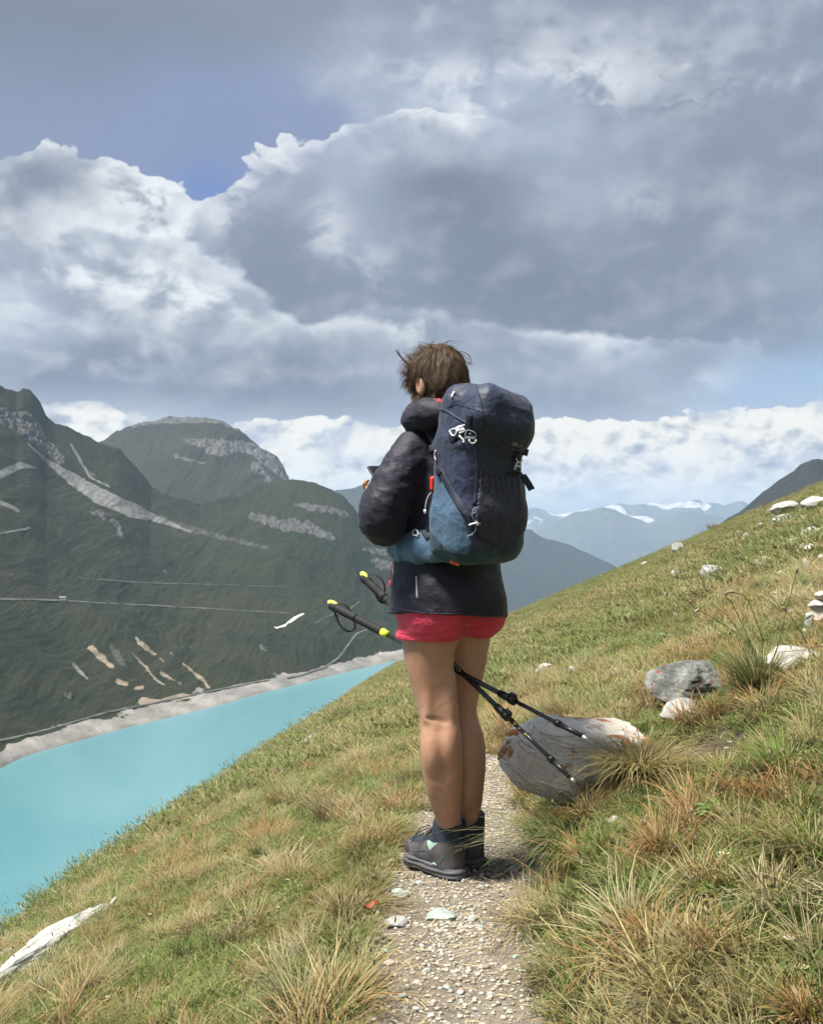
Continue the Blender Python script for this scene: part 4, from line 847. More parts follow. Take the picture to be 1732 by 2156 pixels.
for i, (pl, lb) in enumerate([([(1590, 1370), (1540, 1325), (1500, 1300), (1460, 1278), (1453, 1268)], 'leftmost long bent stalk of the spiky tussock'),
          ([(1585, 1365), (1555, 1330), (1530, 1295), (1497, 1269), (1480, 1274), (1466, 1285)], 'stalk of the spiky tussock bent over to the left'),
          ([(1580, 1358), (1560, 1310), (1540, 1270), (1525, 1253), (1530, 1248)], 'curved stalk with a pale head rising left of the tussock'),
          ([(1604, 1345), (1590, 1305), (1575, 1265), (1560, 1250), (1540, 1246)], 'inner curved stalk rising from the middle of the tussock'),
          ([(1640, 1345), (1652, 1290), (1666, 1240), (1676, 1200)], 'tallest straight stalk rising to the right of the tussock'),
          ([(1636, 1360), (1648, 1338), (1680, 1313), (1700, 1298)], 'stalk leaning right towards the cairn'),
          ([(1702, 1368), (1685, 1330), (1668, 1305), (1650, 1282)], 'stalk crossing in front of the cairn from the right'),
          ([(1640, 1372), (1690, 1368), (1732, 1358)], 'low stalk pointing to the right edge')]):
    pts3 = [tuple(W(1602+(pl[0][0]-1602)*.2, 1438, yb))]+[tuple(W(a, b_, yb-.02*j)) for j, (a, b_) in enumerate(pl)]
    stalk_mesh(pts3, .0019, .016, 'grass_stalk', lb, 'long stalks around the spiky tussock')
# broad-leaved rosette
def leaf_plant(px, py, n, L, label, colr, seed):
    loc, _ = hit(hill_b, px, py); r = np.random.default_rng(seed); root = empty('broadleaf_plant', loc); tag(root, label, 'plant')
    m, t, b = newmat('leaf_green'); c = mixc(t, noise(t, objco(t), 30, 3, .6).ss(.3, .7), tuple(x*.7 for x in colr), colr); setc(t, b, c); b.inputs['Roughness'].default_value = .45
    b.inputs['Subsurface Weight'].default_value = .0
    for i in range(n):
        a = i*2.4+r.normal(0, .2); l = L*r.uniform(.6, 1.15); e0 = r.uniform(.5, 1.25); w = l*.16; V = []
        d = np.array([math.cos(a), math.sin(a), 0.]); sd = np.array([-math.sin(a), math.cos(a), 0]); p = np.zeros(3); e = e0
        for k in range(6):
            u = k/5; ww = w*math.sin(math.pi*min(1, u*.92+.06))**.7; fold = np.array([0, 0, ww*.35])
            V += [p-sd*ww+fold, p, p+sd*ww+fold]; p = p+(d*math.cos(e)+np.array([0, 0, 1])*math.sin(e))*l/5; e -= .32
        Fc = [(k*3+j, k*3+j+1, k*3+j+4, k*3+j+3) for k in range(5) for j in range(2)]
        link_mesh('leaf', np.array(V)+d*.008, Fc, m, root)
leaf_plant(1512, 1722, 34, .065, 'fresh green broad-leaved rosette growing on the bare earth of the right bank', (.12, .20, .045), 3)
leaf_plant(1345, 1695, 9, .03, 'tiny green leafy plant at the foot of the hanging tussock', (.12, .2, .04), 4)
# flowers
WH = simple('petal_white', (.75, .74, .70), .6); YE = simple('flower_eye', (.55, .42, .06), .6); VI_ = simple('petal_violet', (.16, .06, .36), .5); STM = simple('stem_green', (.12, .16, .05), .6); DRY = simple('dry_petal', (.62, .55, .42), .7)
def flower(px, py, label, mat, r_=.008, hgt=.05, petals=10, group=None, cup=.2, name='flower'):
    loc, _ = hit(hill_b, px, py+18)
    if loc is None: return
    root = empty(name, loc); tag(root, label, 'flower', group)
    top = W(px, py, loc.y)-loc
    V = []; Fc = []
    for i in range(4):
        p = top*(i/3)
        for k in range(3): a = k*2.094; V.append((p.x+.0009*math.cos(a), p.y+.0009*math.sin(a), p.z))
    for i in range(3):
        for k in range(3): a, b_ = i*3+k, i*3+(k+1) % 3; Fc.append((a, b_, b_+3, a+3))
    link_mesh('stem', V, Fc, STM, root)
    V = []; Fc = []
    for k in range(petals):
        a = 6.283*k/petals; d = Vector((math.cos(a), math.sin(a)*.8-.0, cup)); sd = Vector((-math.sin(a), math.cos(a), 0)); o = len(V)
        for q in (top+d*r_*.2, top+d*r_*.7+sd*r_*.22, top+d*r_+Vector((0, 0, -r_*.1)), top+d*r_*.7-sd*r_*.22): V.append(tuple(q+Vector((0, 0, .001))))
        Fc.append((o, o+1, o+2, o+3))
    link_mesh('petals', V, Fc, mat, root)
    link_mesh('flower_eye', ICO[0][0]*r_*.28+np.array(top)+np.array([0, 0, .002]), ICO[0][1], YE if mat is not VI_ else VI_, root)
Z6 = lambda x, y: (998+x*.4239, 1354-1+ (y*.4239-548.6)+0) if False else (1400*.7128+x*.4239, 1900*.7128+y*.4239)
for (x, y, lb) in [(1265, 490, 'white daisy-like flower on the right bank, upper of a close pair'), (1250, 520, 'white daisy-like flower on the right bank, lower of a close pair'), (1205, 303, 'small white flower just right of the rounded grey rock'),
                   (1295, 272, 'small white flower above the fresh green tussock'), (985, 522, 'tiny white flower over the bare earth hollow'), (778, 1756, 'small white flower near the bottom of the right bank')]:
    flower(*Z6(x, y), lb, WH, group='white flowers on the right bank')
for (x, y, lb) in [(447, 1042, 'violet gentian beside the broad green tussock at the path'), (1672, 148, 'violet gentian at the right edge beside the flat cream rock'), (1102, 340, 'small violet gentian under the rounded grey rock')]:
    flower(*Z6(x, y), lb, VI_, r_=.009, petals=5, cup=1.2, group='violet gentians')
for (x, y, lb) in [(1150, 1280, 'dried cream flower head in the lower right bank'), (1560, 1478, 'dried cream flower head near the right edge, upper one'), (1622, 1620, 'dried cream flower head near the right edge, lower one'), (1238, 1052, 'small dried flower head right of the orange-brown tussock')]:
    flower(*Z6(x, y), lb, DRY, r_=.014, petals=9, cup=.5, group='dried flower heads on the right bank')
for (x, y, lb) in [(250, 2290-0, '')]: pass
Z7 = lambda x, y: (x*.4938, 2000*.7128+y*.4938)
for i, (x, y) in enumerate([(510, 1245), (760, 1080), (1185, 980), (1228, 862), (1047, 678), (905, 1000), (460, 1362), (640, 1010)]):
    flower(*Z7(x, y), 'tiny white flower head among the grasses of the left bank', WH, r_=.007, petals=7, group='white flower heads on the left bank')
# dry leaf
loc, _ = hit(hill_b, 1178, 1872); V = []
for i in range(9):
    for j in range(5):
        u, v = i/8*2-1, j/4*2-1; w = math.sqrt(max(0, 1-u*u))*.012+.001
        V.append((u*.03, v*w, .008+.010*math.sin(u*2.4)+.010*v*v+.004*math.sin(u*7)))
lf = link_mesh('dry_leaf', V, grid_faces(9, 5), simple('dry_leaf', (.50, .38, .20), .7, bmp=.4)); lf.location = loc+Vector((0, -.02, .03)); lf.rotation_euler = (.6, -.5, .2); tag(lf, 'curled pale dry leaf lying in the grass right of the path', 'leaf')
lf2 = lf.copy(); lf2.data = lf.data.copy(); lf2.data.materials[0] = simple('red_leaf', (.42, .13, .06), .7); COL.objects.link(lf2); l2, _ = hit(hill_b, 780, 1924); lf2.location = l2+Vector((0, -.01, .02)); lf2.rotation_euler = (.3, .1, .5); lf2.scale = (.8, .6, .8)
lf2['label'] = 'reddish dry leaf caught at the left edge of the path'
# straw litter
N = 900; X, Y = path_sample(N, 1.6, 5.4, 1.25); N2 = 1400; X2 = rng.uniform(-.9, 1.2, N2); Y2 = rng.uniform(1.5, 4.5, N2); X = np.concatenate([X+.05, X2]); Y = np.concatenate([Y, Y2]); N = len(X)
a = rng.uniform(0, 6.28, N); L = rng.uniform(.012, .07, N); w = .0008; cv = rng.normal(0, .35, N); V = []
for k in range(4):
    aa = a+cv*k; X = X+np.cos(aa)*L/3; Y = Y+np.sin(aa)*L/3; z = ground(X, Y)+.004+.004*math.sin(k)
    V.append(np.stack([np.stack([X-np.sin(aa)*w, Y+np.cos(aa)*w, z], -1), np.stack([X+np.sin(aa)*w, Y-np.cos(aa)*w, z+.0006], -1)], 1))
V = np.concatenate(V, 1); fs = np.array([(0, 1, 3, 2), (2, 3, 5, 4), (4, 5, 7, 6)])
lit = link_mesh('straw_litter', V.reshape(-1, 3), (np.arange(N)[:, None, None]*8+fs[None]).reshape(-1, 4), simple('straw', (.42, .34, .20), .7)); lit['kind'] = 'stuff'
# ------------------------------------------------------------------ signed-distance modelling (surface nets)
V3 = lambda *a: np.array(a, float)
class SDF:
    def __init__(s, lo, hi, h):
        s.h = h; s.lo = np.array(lo, float); s.n = np.ceil((np.array(hi)-s.lo)/h).astype(int)+1
        s.ax = [s.lo[i]+h*np.arange(s.n[i]) for i in range(3)]; s.S = np.full(s.n, 1.0, np.float32)
    def _reg(s, lo, hi):
        a = np.maximum(np.floor((np.array(lo)-s.lo)/s.h).astype(int), 0); b = np.minimum(np.ceil((np.array(hi)-s.lo)/s.h).astype(int)+1, s.n)
        b = np.maximum(b, a+1); sl = tuple(slice(a[i], b[i]) for i in range(3))
        X, Y, Z = np.meshgrid(*[s.ax[i][sl[i]].astype(np.float32) for i in range(3)], indexing='ij', sparse=True); return sl, X, Y, Z
    def _put(s, sl, d, k, op):
        A = s.S[sl]
        if op == 's': d = -d; hh = np.clip(.5-.5*(d-A)/k, 0, 1) if k else None; s.S[sl] = np.maximum(A, d) if not k else (d+(A-d)*hh+k*hh*(1-hh))
        else:
            hh = np.clip(.5+.5*(A-d)/k, 0, 1); s.S[sl] = A+(d-A)*hh-k*hh*(1-hh)
    def cap(s, a, b, ra, rb, k=.02, op='u', sq=None):
        a, b = np.array(a, float), np.array(b, float); m = max(ra, rb)*(1.0 if sq is None else max(1, 1/min(1, sq[1])))+k+3*s.h
        sl, X, Y, Z = s._reg(np.minimum(a, b)-m, np.maximum(a, b)+m)
        v = b-a; L = v@v+1e-12; px, py, pz = X-a[0], Y-a[1], Z-a[2]
        t = np.clip((px*v[0]+py*v[1]+pz*v[2])/L, 0, 1); qx, qy, qz = px-t*v[0], py-t*v[1], pz-t*v[2]
        r = ra+(rb-ra)*t
        if sq is not None:
            n, f = np.array(sq[0], float), sq[1]; n = n/np.linalg.norm(n); w = (qx*n[0]+qy*n[1]+qz*n[2])*(f-1); qx, qy, qz = qx+n[0]*w, qy+n[1]*w, qz+n[2]*w
        s._put(sl, np.sqrt(qx*qx+qy*qy+qz*qz)-r, k, op)
    def chain(s, pts, rs, k=.02, **kw):
        for i in range(len(pts)-1): s.cap(pts[i], pts[i+1], rs[i], rs[i+1], k, **kw)
    def ell(s, c, axes, rad, k=.02, op='u'):
        c = np.array(c, float); A = np.array(axes, float); R = np.array(rad, float); m = R.max()+k+3*s.h
        sl, X, Y, Z = s._reg(c-m, c+m); px, py, pz = X-c[0], Y-c[1], Z-c[2]
        u = [(px*A[i, 0]+py*A[i, 1]+pz*A[i, 2]) for i in range(3)]
        k0 = np.sqrt(sum((u[i]/R[i])**2 for i in range(3))); k1 = np.sqrt(sum((u[i]/R[i]**2)**2 for i in range(3)))+1e-9
        s._put(sl, k0*(k0-1)/k1, k, op)
    def box(s, c, axes, half, r, k=.01, op='u'):
        c = np.array(c, float); A = np.array(axes, float); H = np.array(half, float)-r; m = np.linalg.norm(half)+k+3*s.h
        sl, X, Y, Z = s._reg(c-m, c+m); px, py, pz = X-c[0], Y-c[1], Z-c[2]
        q = [np.abs(px*A[i, 0]+py*A[i, 1]+pz*A[i, 2])-H[i] for i in range(3)]
        o = np.sqrt(sum(np.maximum(a, 0)**2 for a in q))+np.minimum(np.maximum(np.maximum(q[0], q[1]), q[2]), 0)
        s._put(sl, o-r, k, op)
    def cut(s, p, n, k=0):
        n = np.array(n, float); n /= np.linalg.norm(n); X, Y, Z = np.meshgrid(*[a.astype(np.float32) for a in s.ax], indexing='ij', sparse=True)
        d = (X-p[0])*n[0]+(Y-p[1])*n[1]+(Z-p[2])*n[2]; s.S = np.maximum(s.S, d)
    def mesh(s, smooth=1):
        S = s.S; I = S < 0; c = np.zeros(tuple(s.n-1), np.uint8)
        for i in (0, 1):
            for j in (0, 1):
                for k in (0, 1): c += I[i:s.n[0]-1+i, j:s.n[1]-1+j, k:s.n[2]-1+k]
        act = (c > 0) & (c < 8); idx = np.full(act.shape, -1, np.int64); ii = np.argwhere(act); idx[act] = np.arange(len(ii))
        co = [(a, b, d) for a in (0, 1) for b in (0, 1) for d in (0, 1)]; vals = {q: S[ii[:, 0]+q[0], ii[:, 1]+q[1], ii[:, 2]+q[2]] for q in co}
        acc = np.zeros((len(ii), 3)); cnt = np.zeros(len(ii))
        for q in co:
            for axn in range(3):
                if q[axn] == 0:
                    p = list(q); p[axn] = 1; p = tuple(p); a, b = vals[q], vals[p]; m = (a < 0) != (b < 0); t = np.where(m, a/np.where(m, a-b, 1), 0)
                    pt = np.tile(np.array(q, float), (len(ii), 1)); pt[:, axn] = t; acc[m] += pt[m]; cnt[m] += 1
        V = s.lo+s.h*(ii+acc/cnt[:, None]); Q = []
        for axn in range(3):
            sa = [slice(None)]*3; sb = [slice(None)]*3; sa[axn] = slice(0, -1); sb[axn] = slice(1, None); A, B = I[tuple(sa)], I[tuple(sb)]
            e = np.argwhere(A != B); o1, o2 = [q for q in range(3) if q != axn]
            e = e[(e[:, o1] > 0) & (e[:, o2] > 0) & (e[:, o1] < s.n[o1]-1) & (e[:, o2] < s.n[o2]-1)]
            fl = A[tuple(e.T)]; d1 = np.zeros(3, int); d1[o1] = 1; d2 = np.zeros(3, int); d2[o2] = 1
            g = lambda q: idx[tuple(q.T)]
            q4 = np.stack([g(e-d1-d2), g(e-d2), g(e), g(e-d1)], 1)
            if axn == 1: fl = ~fl
            q4[~fl] = q4[~fl][:, ::-1]; Q.append(q4)
        Q = np.concatenate(Q); Q = Q[(Q >= 0).all(1)]
        for _ in range(smooth): V = lap(V, Q, .5)
        return V, Q
def lap(V, Q, w):
    a = np.zeros_like(V); n = np.zeros(len(V))
    for i in range(4):
        j = Q[:, (i+1) % 4]
        for c_ in range(3): a[:, c_] += np.bincount(Q[:, i], V[j, c_], len(V)); a[:, c_] += np.bincount(j, V[Q[:, i], c_], len(V))
        n += np.bincount(Q[:, i], minlength=len(V)); n += np.bincount(j, minlength=len(V))
    return V+(a/np.maximum(n, 1)[:, None]-V)*w
def vnorm(V, Q):
    fn = np.cross(V[Q[:, 2]]-V[Q[:, 0]], V[Q[:, 3]]-V[Q[:, 1]]); N = np.zeros_like(V)
    for i in range(4):
        for c_ in range(3): N[:, c_] += np.bincount(Q[:, i], fn[:, c_], len(V))
    return N/(np.linalg.norm(N, axis=1)[:, None]+1e-12)
def mk_bvh(V, Q): return BVHTree.FromPolygons([Vector(v) for v in V], [tuple(int(x) for x in q) for q in Q])
def split(V, Q, lab, names, mats, parent):
    """divide one skin into panels: each panel a part of its own"""
    out = {}
    for k, (nm, mt) in enumerate(zip(names, mats)):
        q = Q[lab == k]
        if not len(q): continue
        u, inv = np.unique(q, return_inverse=True); o = link_mesh(nm, V[u], inv.reshape(q.shape).astype(np.int32), mt, parent)
        N = vnorm(V, Q)[u]; out[k] = o
        o.data.normals_split_custom_set_from_vertices([tuple(n) for n in N])
    return out
def proj(V): return CX+V[:, 0]/V[:, 1]*F, CY-V[:, 2]/V[:, 1]*F
def tube(pts, rad, sides=6, closed=False):
    pts = np.array(pts, float); n = len(pts); r = np.full(n, rad) if np.isscalar(rad) else np.array(rad, float)
    T = np.gradient(pts, axis=0) if not closed else (np.roll(pts, -1, 0)-np.roll(pts, 1, 0)); T /= np.linalg.norm(T, axis=1)[:, None]+1e-12
    u = np.cross(T[0], [0, 0, 1.]); u = u if np.linalg.norm(u) > .1 else np.cross(T[0], [1., 0, 0]); u /= np.linalg.norm(u); V = []
    for i in range(n):
        u = u-T[i]*(u@T[i]); u /= np.linalg.norm(u)+1e-12; v = np.cross(T[i], u)
        for k in range(sides): a = 2*math.pi*k/sides; V.append(pts[i]+r[i]*(math.cos(a)*u+math.sin(a)*v))
    Fc = []
    for i in range(n-1 if not closed else n):
        j = (i+1) % n
        for k in range(sides): k2 = (k+1) % sides; Fc.append((i*sides+k, i*sides+k2, j*sides+k2, j*sides+k))
    if not closed: Fc.append(tuple(range(sides-1, -1, -1))); Fc.append(tuple((n-1)*sides+k for k in range(sides)))
    return np.array(V), Fc
def joined(lst):
    V, Fc = [], []; o = 0
    for v, f in lst: V.append(np.asarray(v)); Fc += [tuple(int(a)+o for a in q) for q in f]; o += len(v)
    return np.concatenate(V), Fc
def dens(pts, step=4.0):
    out = [np.array(pts[0], float)]
    for a, b in zip(pts[:-1], pts[1:]):
        a, b = np.array(a, float), np.array(b, float); n = max(1, int(np.linalg.norm(b-a)/step))
        out += [a+(b-a)*(i+1)/n for i in range(n)]
    return out
def smooth_pts(p, it=2, closed=False):
    p = np.array(p, float)
    for _ in range(it):
        q = p.copy()
        if closed: q = (np.roll(p, 1, 0)+2*p+np.roll(p, -1, 0))/4
        else: q[1:-1] = (p[:-2]+2*p[1:-1]+p[2:])/4
        p = q
    return p
def on_surf(tree, pts, off=0.0, step=4.0, it=2):
    P, N = [], []
    for (a, b) in smooth_pts(dens(pts, step), 2):
        r = tree.ray_cast(Vector((0, 0, 0)), W(a, b, 1).normalized())
        if r[0] is not None:
            n = r[1] if r[1].dot(r[0]) < 0 else -r[1]; P.append(np.array(r[0])); N.append(np.array(n))
        elif P: P.append(np.array(W(a, b, P[-1][1]))); N.append(N[-1])
    if len(P) < 2: P = [np.array(W(a, b, 3.0)) for a, b in dens(pts, step)]; N = [V3(0, -1, 0)]*len(P)
    P, N = smooth_pts(P, it), smooth_pts(N, it+1); N /= np.linalg.norm(N, axis=1)[:, None]; return P+N*off, N
def ribbon(P, N, width, thick):
    T = np.gradient(P, axis=0); T /= np.linalg.norm(T, axis=1)[:, None]+1e-12; B = np.cross(T, N); B /= np.linalg.norm(B, axis=1)[:, None]+1e-12
    w = (width if not np.isscalar(width) else np.full(len(P), width))[:, None]/2
    V = np.stack([P-B*w-N*thick, P-B*w+N*thick*.4, P-B*w*.8+N*thick, P+B*w*.8+N*thick, P+B*w+N*thick*.4, P+B*w-N*thick], 1).reshape(-1, 3); Fc = []
    n = len(P)
    for i in range(n-1):
        for k in range(6): k2 = (k+1) % 6; Fc.append((i*6+k, i*6+k2, i*6+6+k2, i*6+6+k))
    Fc += [tuple(range(5, -1, -1)), tuple(n*6-6+k for k in range(6))]; return V, Fc
def strap(tree, pts, width_px, name, mat, parent, thick=.0018, off=.001, Y=3.0):
    P, N = on_surf(tree, pts, off); v, f = ribbon(P, N, width_px*Y/F, thick); return link_mesh(name, v, f, mat, parent, smooth=True)
def cord(tree, pts, rad, name, mat, parent, off=.002, sides=6):
    P, N = on_surf(tree, pts, off, step=2.5); v, f = tube(P, rad, sides); return link_mesh(name, v, f, mat, parent)
def fabric(name, col, rough=.55, spec=.35, weave=900, folds=12, fold_s=.25, sheen=.15, var=.18):
    m, t, b = newmat(name); P = objco(t)
    c = mixc(t, noise(t, P, 6, 4, .6).ss(.3, .7), tuple(x*(1-var) for x in col), tuple(x*(1+var) for x in col)); setc(t, b, c)
    b.inputs['Roughness'].default_value = rough; b.inputs['Specular IOR Level'].default_value = spec; b.inputs['Sheen Weight'].default_value = sheen
    h = noise(t, vmo(t, 'MULTIPLY', P, (1, 1, 1.7)), folds, 4, .55, .8)*1.0+noise(t, P, folds*4, 4, .6, .5)*.22+noise(t, P, weave, 2, .5)*.02
    bump(t, b, h, fold_s, .03); return m

# ------------------------------------------------------------------ the walker
TH = math.radians(35); Hd = V3(-math.sin(TH), math.cos(TH), 0); Rv = V3(math.cos(TH), math.sin(TH), 0); Up = V3(0, 0, 1); Lv = -Rv; AXB = [Rv, Hd, Up]
w3 = lambda px, py, Y: np.array(W(px, py, Y))
def fab_disp(V, Q, amp, sx=9, sy=9, sz=16, seed=0, extra=None):
    N = vnorm(V, Q); n1 = fbm(V[:, 0]*sx+seed, V[:, 1]*sy, V[:, 2]*sz, o=3, r=.5, ridged=True); n2 = fbm(V[:, 0]*sx*.5+seed+9, V[:, 1]*sy*.5, V[:, 2]*sz*.6, o=3)
    a = amp if extra is None else amp*extra(V)
    return V+N*(a*((n1-.5)*.9+n2*.9))[:, None]
LL = [(905, 1300, 3.165, .088), (905, 1354, 3.16, .084), (909, 1404, 3.16, .0755), (917.5, 1453, 3.155, .0650), (923.5, 1486, 3.15, .0585), (925.5, 1516, 3.15, .0550), (928, 1545, 3.145, .0575), (929.5, 1580, 3.145, .0598), (931.5, 1618, 3.152, .0585), (934.5, 1654, 3.165, .0545), (938.5, 1686, 3.188, .0450), (943, 1719, 3.215, .0345), (948, 1748, 3.238, .0262), (948, 1785, 3.245, .026)]
RL = [(978, 1300, 3.26, .088), (974, 1338, 3.26, .084), (970, 1404, 3.26, .0755), (963, 1453, 3.26, .0650), (960.5, 1486, 3.255, .0575), (965, 1519, 3.255, .0550), (974, 1552, 3.25, .0590), (979.5, 1585, 3.25, .0615), (980, 1618, 3.256, .0590), (979.5, 1654, 3.27, .0545), (981.5, 1686, 3.295, .0460), (984, 1712, 3.318, .0355), (986, 1738, 3.338, .0265), (986, 1775, 3.345, .026)]
def refine(L):
    a = np.array(L, float); t = np.arange(len(a)); tt = np.linspace(0, len(a)-1, len(a)*5); r = np.stack([np.interp(tt, t, a[:, i]) for i in range(4)], 1)
    for _ in range(10): r[1:-1] = (r[:-2]+2*r[1:-1]+r[2:])/4
    return r
body_root = empty('person', (0.11, 3.22, -1.146))
tag(body_root, 'walker in dark jacket and pink shorts standing on the path, back turned', 'person')
def under(root, o): o.parent = root; o.matrix_parent_inverse = Matrix.Translation(root.location).inverted(); return o
T0 = V3(.118, 3.205, .19); PEL = V3(.108, 3.205, -.262); shL = T0-Rv*.148; shR = T0+Rv*.148
elL, wrL = w3(797, 1102, 3.075), None
corner = w3(772, 982, 3.39); eL = V3(.45, -.50, -.74); eL /= np.linalg.norm(eL); eS = Rv.copy(); eS = eS-eL*(eS@eL); eS /= np.linalg.norm(eS); eN = np.cross(eS, eL); eN = eN if eN@V3(0, -1, 1) > 0 else -eN
phC = corner+eL*.075+eS*.0375
wrL = phC-eS*.055+eL*.085-eN*.03; wrR = phC+eS*.065+eL*.085-eN*.03; elR = T0+Rv*.235+V3(0, 0, -.25)+Hd*.02
B = SDF((-.24, 2.95, -1.16), (.50, 3.62, .56), .0045)
for lg in (refine(LL), refine(RL)): B.chain([w3(*q[:3]) for q in lg], [q[3]*.965 for q in lg], .012)
# calves, hamstring cords and hollow of the knee
for (kx, ky, Yk) in ((924, 1497, 3.15), (962, 1497, 3.255)):
    for sx in (-1, 1): B.cap(w3(kx+sx*19, ky-34, Yk-.042), w3(kx+sx*23, ky+16, Yk-.040), .009, .008, .022)
    B.cap(w3(kx, ky-20, Yk-.080), w3(kx, ky+18, Yk-.080), .013, .012, .04, op='s')
for (kx, Yk, dx_) in ((926, 3.150, 1), (963, 3.255, 1)):
    B.cap(w3(kx-24, 1512, Yk-.054), w3(kx+16, 1521, Yk-.061), .0035, .0035, .010, op='s')
    B.cap(w3(kx+2, 1545, Yk-.078), w3(kx+7, 1640, Yk-.072), .011, .010, .035, op='s')
    B.cap(w3(kx-8, 1380, Yk-.098), w3(kx-2, 1450, Yk-.088), .012, .012, .05, op='s')
    B.cap(w3(kx+26, 1420, Yk-.048), w3(kx+29, 1500, Yk-.038), .010, .008, .02)
B.ell(w3(914, 1578, 3.118), np.eye(3), (.032, .034, .072), .022); B.ell(w3(946, 1566, 3.112), np.eye(3), (.028, .034, .066), .022)
B.ell(w3(972, 1572, 3.215), np.eye(3), (.034, .032, .075), .03); B.ell(w3(993, 1566, 3.22), np.eye(3), (.030, .03, .07), .03)
for (ax, ay, aY) in ((946, 1738, 3.216), (987, 1728, 3.318)): B.cap(w3(ax, ay-46, aY+.002), w3(ax+1, ay+10, aY+.006), .010, .009, .012)
for pts in ([w3(945, 1785, 3.245), w3(912, 1812, 3.32)], [w3(986, 1775, 3.345), w3(950, 1800, 3.43)]): B.cap(pts[0], pts[1], .028, .022, .02)
B.ell(PEL, AXB, (.165, .115, .13), .05); B.ell(PEL-Hd*.05+Lv*.075-Up*.03, AXB, (.085, .085, .09), .04); B.ell(PEL-Hd*.05+Rv*.075-Up*.03, AXB, (.085, .085, .09), .04)
B.cap(PEL+Up*.05, T0-Up*.08, .115, .13, .05, sq=(Hd, 1.35)); B.cap(shL+Rv*.03-Up*.05, shR-Rv*.03-Up*.05, .075, .075, .05)
B.cap(shL, elL, .052, .040, .03); B.cap(elL, wrL, .038, .024, .02); B.cap(shR, elR, .052, .040, .03); B.cap(elR, wrR, .038, .024, .02)
hc = V3(.078, 3.245, .412); nb = T0+Hd*.00+Up*.06
HA = math.radians(42); Hh = V3(-math.sin(HA)*.97, math.cos(HA)*.97, -.24); Hh /= np.linalg.norm(Hh); Rh = V3(math.cos(HA), math.sin(HA), 0); Uh = np.cross(Rh, Hh); AXH = [Rh, Hh, Uh]
B.cap(nb, hc-Hh*.03-Uh*.03, .062, .055, .03)
B.ell(hc, AXH, (.073, .092, .098), .01); B.ell(hc+Hh*.035-Uh*.055, AXH, (.054, .055, .062), .03); B.ell(hc+Hh*.075-Uh*.088, AXH, (.026, .022, .020), .02)
B.cap(hc+Hh*.088+Uh*.002, hc+Hh*.112-Uh*.030, .008, .012, .012); B.ell(hc+Hh*.098-Uh*.056, AXH, (.022, .008, .007), .006)
for sx in (-1, 1):
    B.ell(hc+Hh*.088+Rh*sx*.032-Uh*.002, AXH, (.014, .010, .009), .008, op='s'); B.ell(hc+Hh*.086+Rh*sx*.032+Uh*.016, AXH, (.02, .008, .007), .012)
    B.ell(hc-Hh*.006+Rh*sx*.077-Uh*.022, AXH, (.012, .020, .033), .004); B.ell(hc+Hh*.000+Rh*sx*.088-Uh*.018, AXH, (.007, .011, .018), .003, op='s')
# hands
def hand(wr, side):
    e = -eS*side                                        # away from the phone's middle
    pal = phC-eN*.022+eS*side*.030+eL*.030
    B.cap(wr, pal+eL*.03, .022, .024, .015, sq=(eN, 1.25)); B.box(pal, [eS, eL, eN], (.026, .042, .013), .012, .012)
    for i, (o_, ln) in enumerate(((-.036, .92), (-.013, 1.0), (.010, .95), (.032, .78))):
        k0 = pal+eL*(o_)+eS*side*.012; k1 = k0+(eS*side*.026*ln-eN*.004); k2 = k1+(eS*side*.012+eN*.020*ln); k3 = k2+(-eS*side*.004+eN*.016)
        B.chain([k0, k1, k2, k3], [.0092, .0086, .0080, .0068], .003)
    t0 = pal+eL*.035+eS*side*.018; t1 = t0+eS*side*.012+eN*.022-eL*.012; t2 = t1-eS*side*.018+eN*.012-eL*.022
    B.chain([t0, t1, t2], [.012, .010, .0085], .004)
hand(wrL, -1); hand(wrR, 1)
bV, bQ = B.mesh(1); del B
bN = vnorm(bV, bQ); bV = bV+bN*(.0007*fbm(bV[:, 0]*22, bV[:, 1]*22, bV[:, 2]*22, o=3))[:, None]
m, t, b = newmat('skin'); P = objco(t)
n1 = noise(t, P, 7, 4, .6); n2 = noise(t, P, 45, 4, .65); vz = noise(t, vmo(t, 'MULTIPLY', P, (1, 1, .25)), 28, 3, .6, .6)
c = mixc(t, n1.ss(.3, .7), (.40, .215, .13), (.47, .265, .17)); c = mixc(t, n2.ss(.4, .75)*.35, c, (.33, .15, .095)); c = mixc(t, vz.ss(.56, .70)*.35, c, (.33, .20, .14)); c = mixc(t, noise(t, P, 160, 3, .7).ss(.55, .75)*.3, c, (.30, .13, .08))
setc(t, b, c); b.inputs['Roughness'].default_value = .5; b.inputs['Subsurface Weight'].default_value = .12; b.inputs['Subsurface Radius'].default_value = (.012, .005, .003); b.inputs['Subsurface Scale'].default_value = .6
bump(t, b, noise(t, P, 90, 4, .6)+n1*1.5, .22, .004); SKIN = m
under(body_root, link_mesh('body', bV, bQ, SKIN))
# eyes
for sx in (-1, 1):
    v, f = ICO[2]; p_ = hc+Hh*.080+Rh*sx*.032-Uh*.002
    under(body_root, link_mesh('eye', v*.0125+p_, f, simple('eye_white', (.7, .68, .65), .3)))
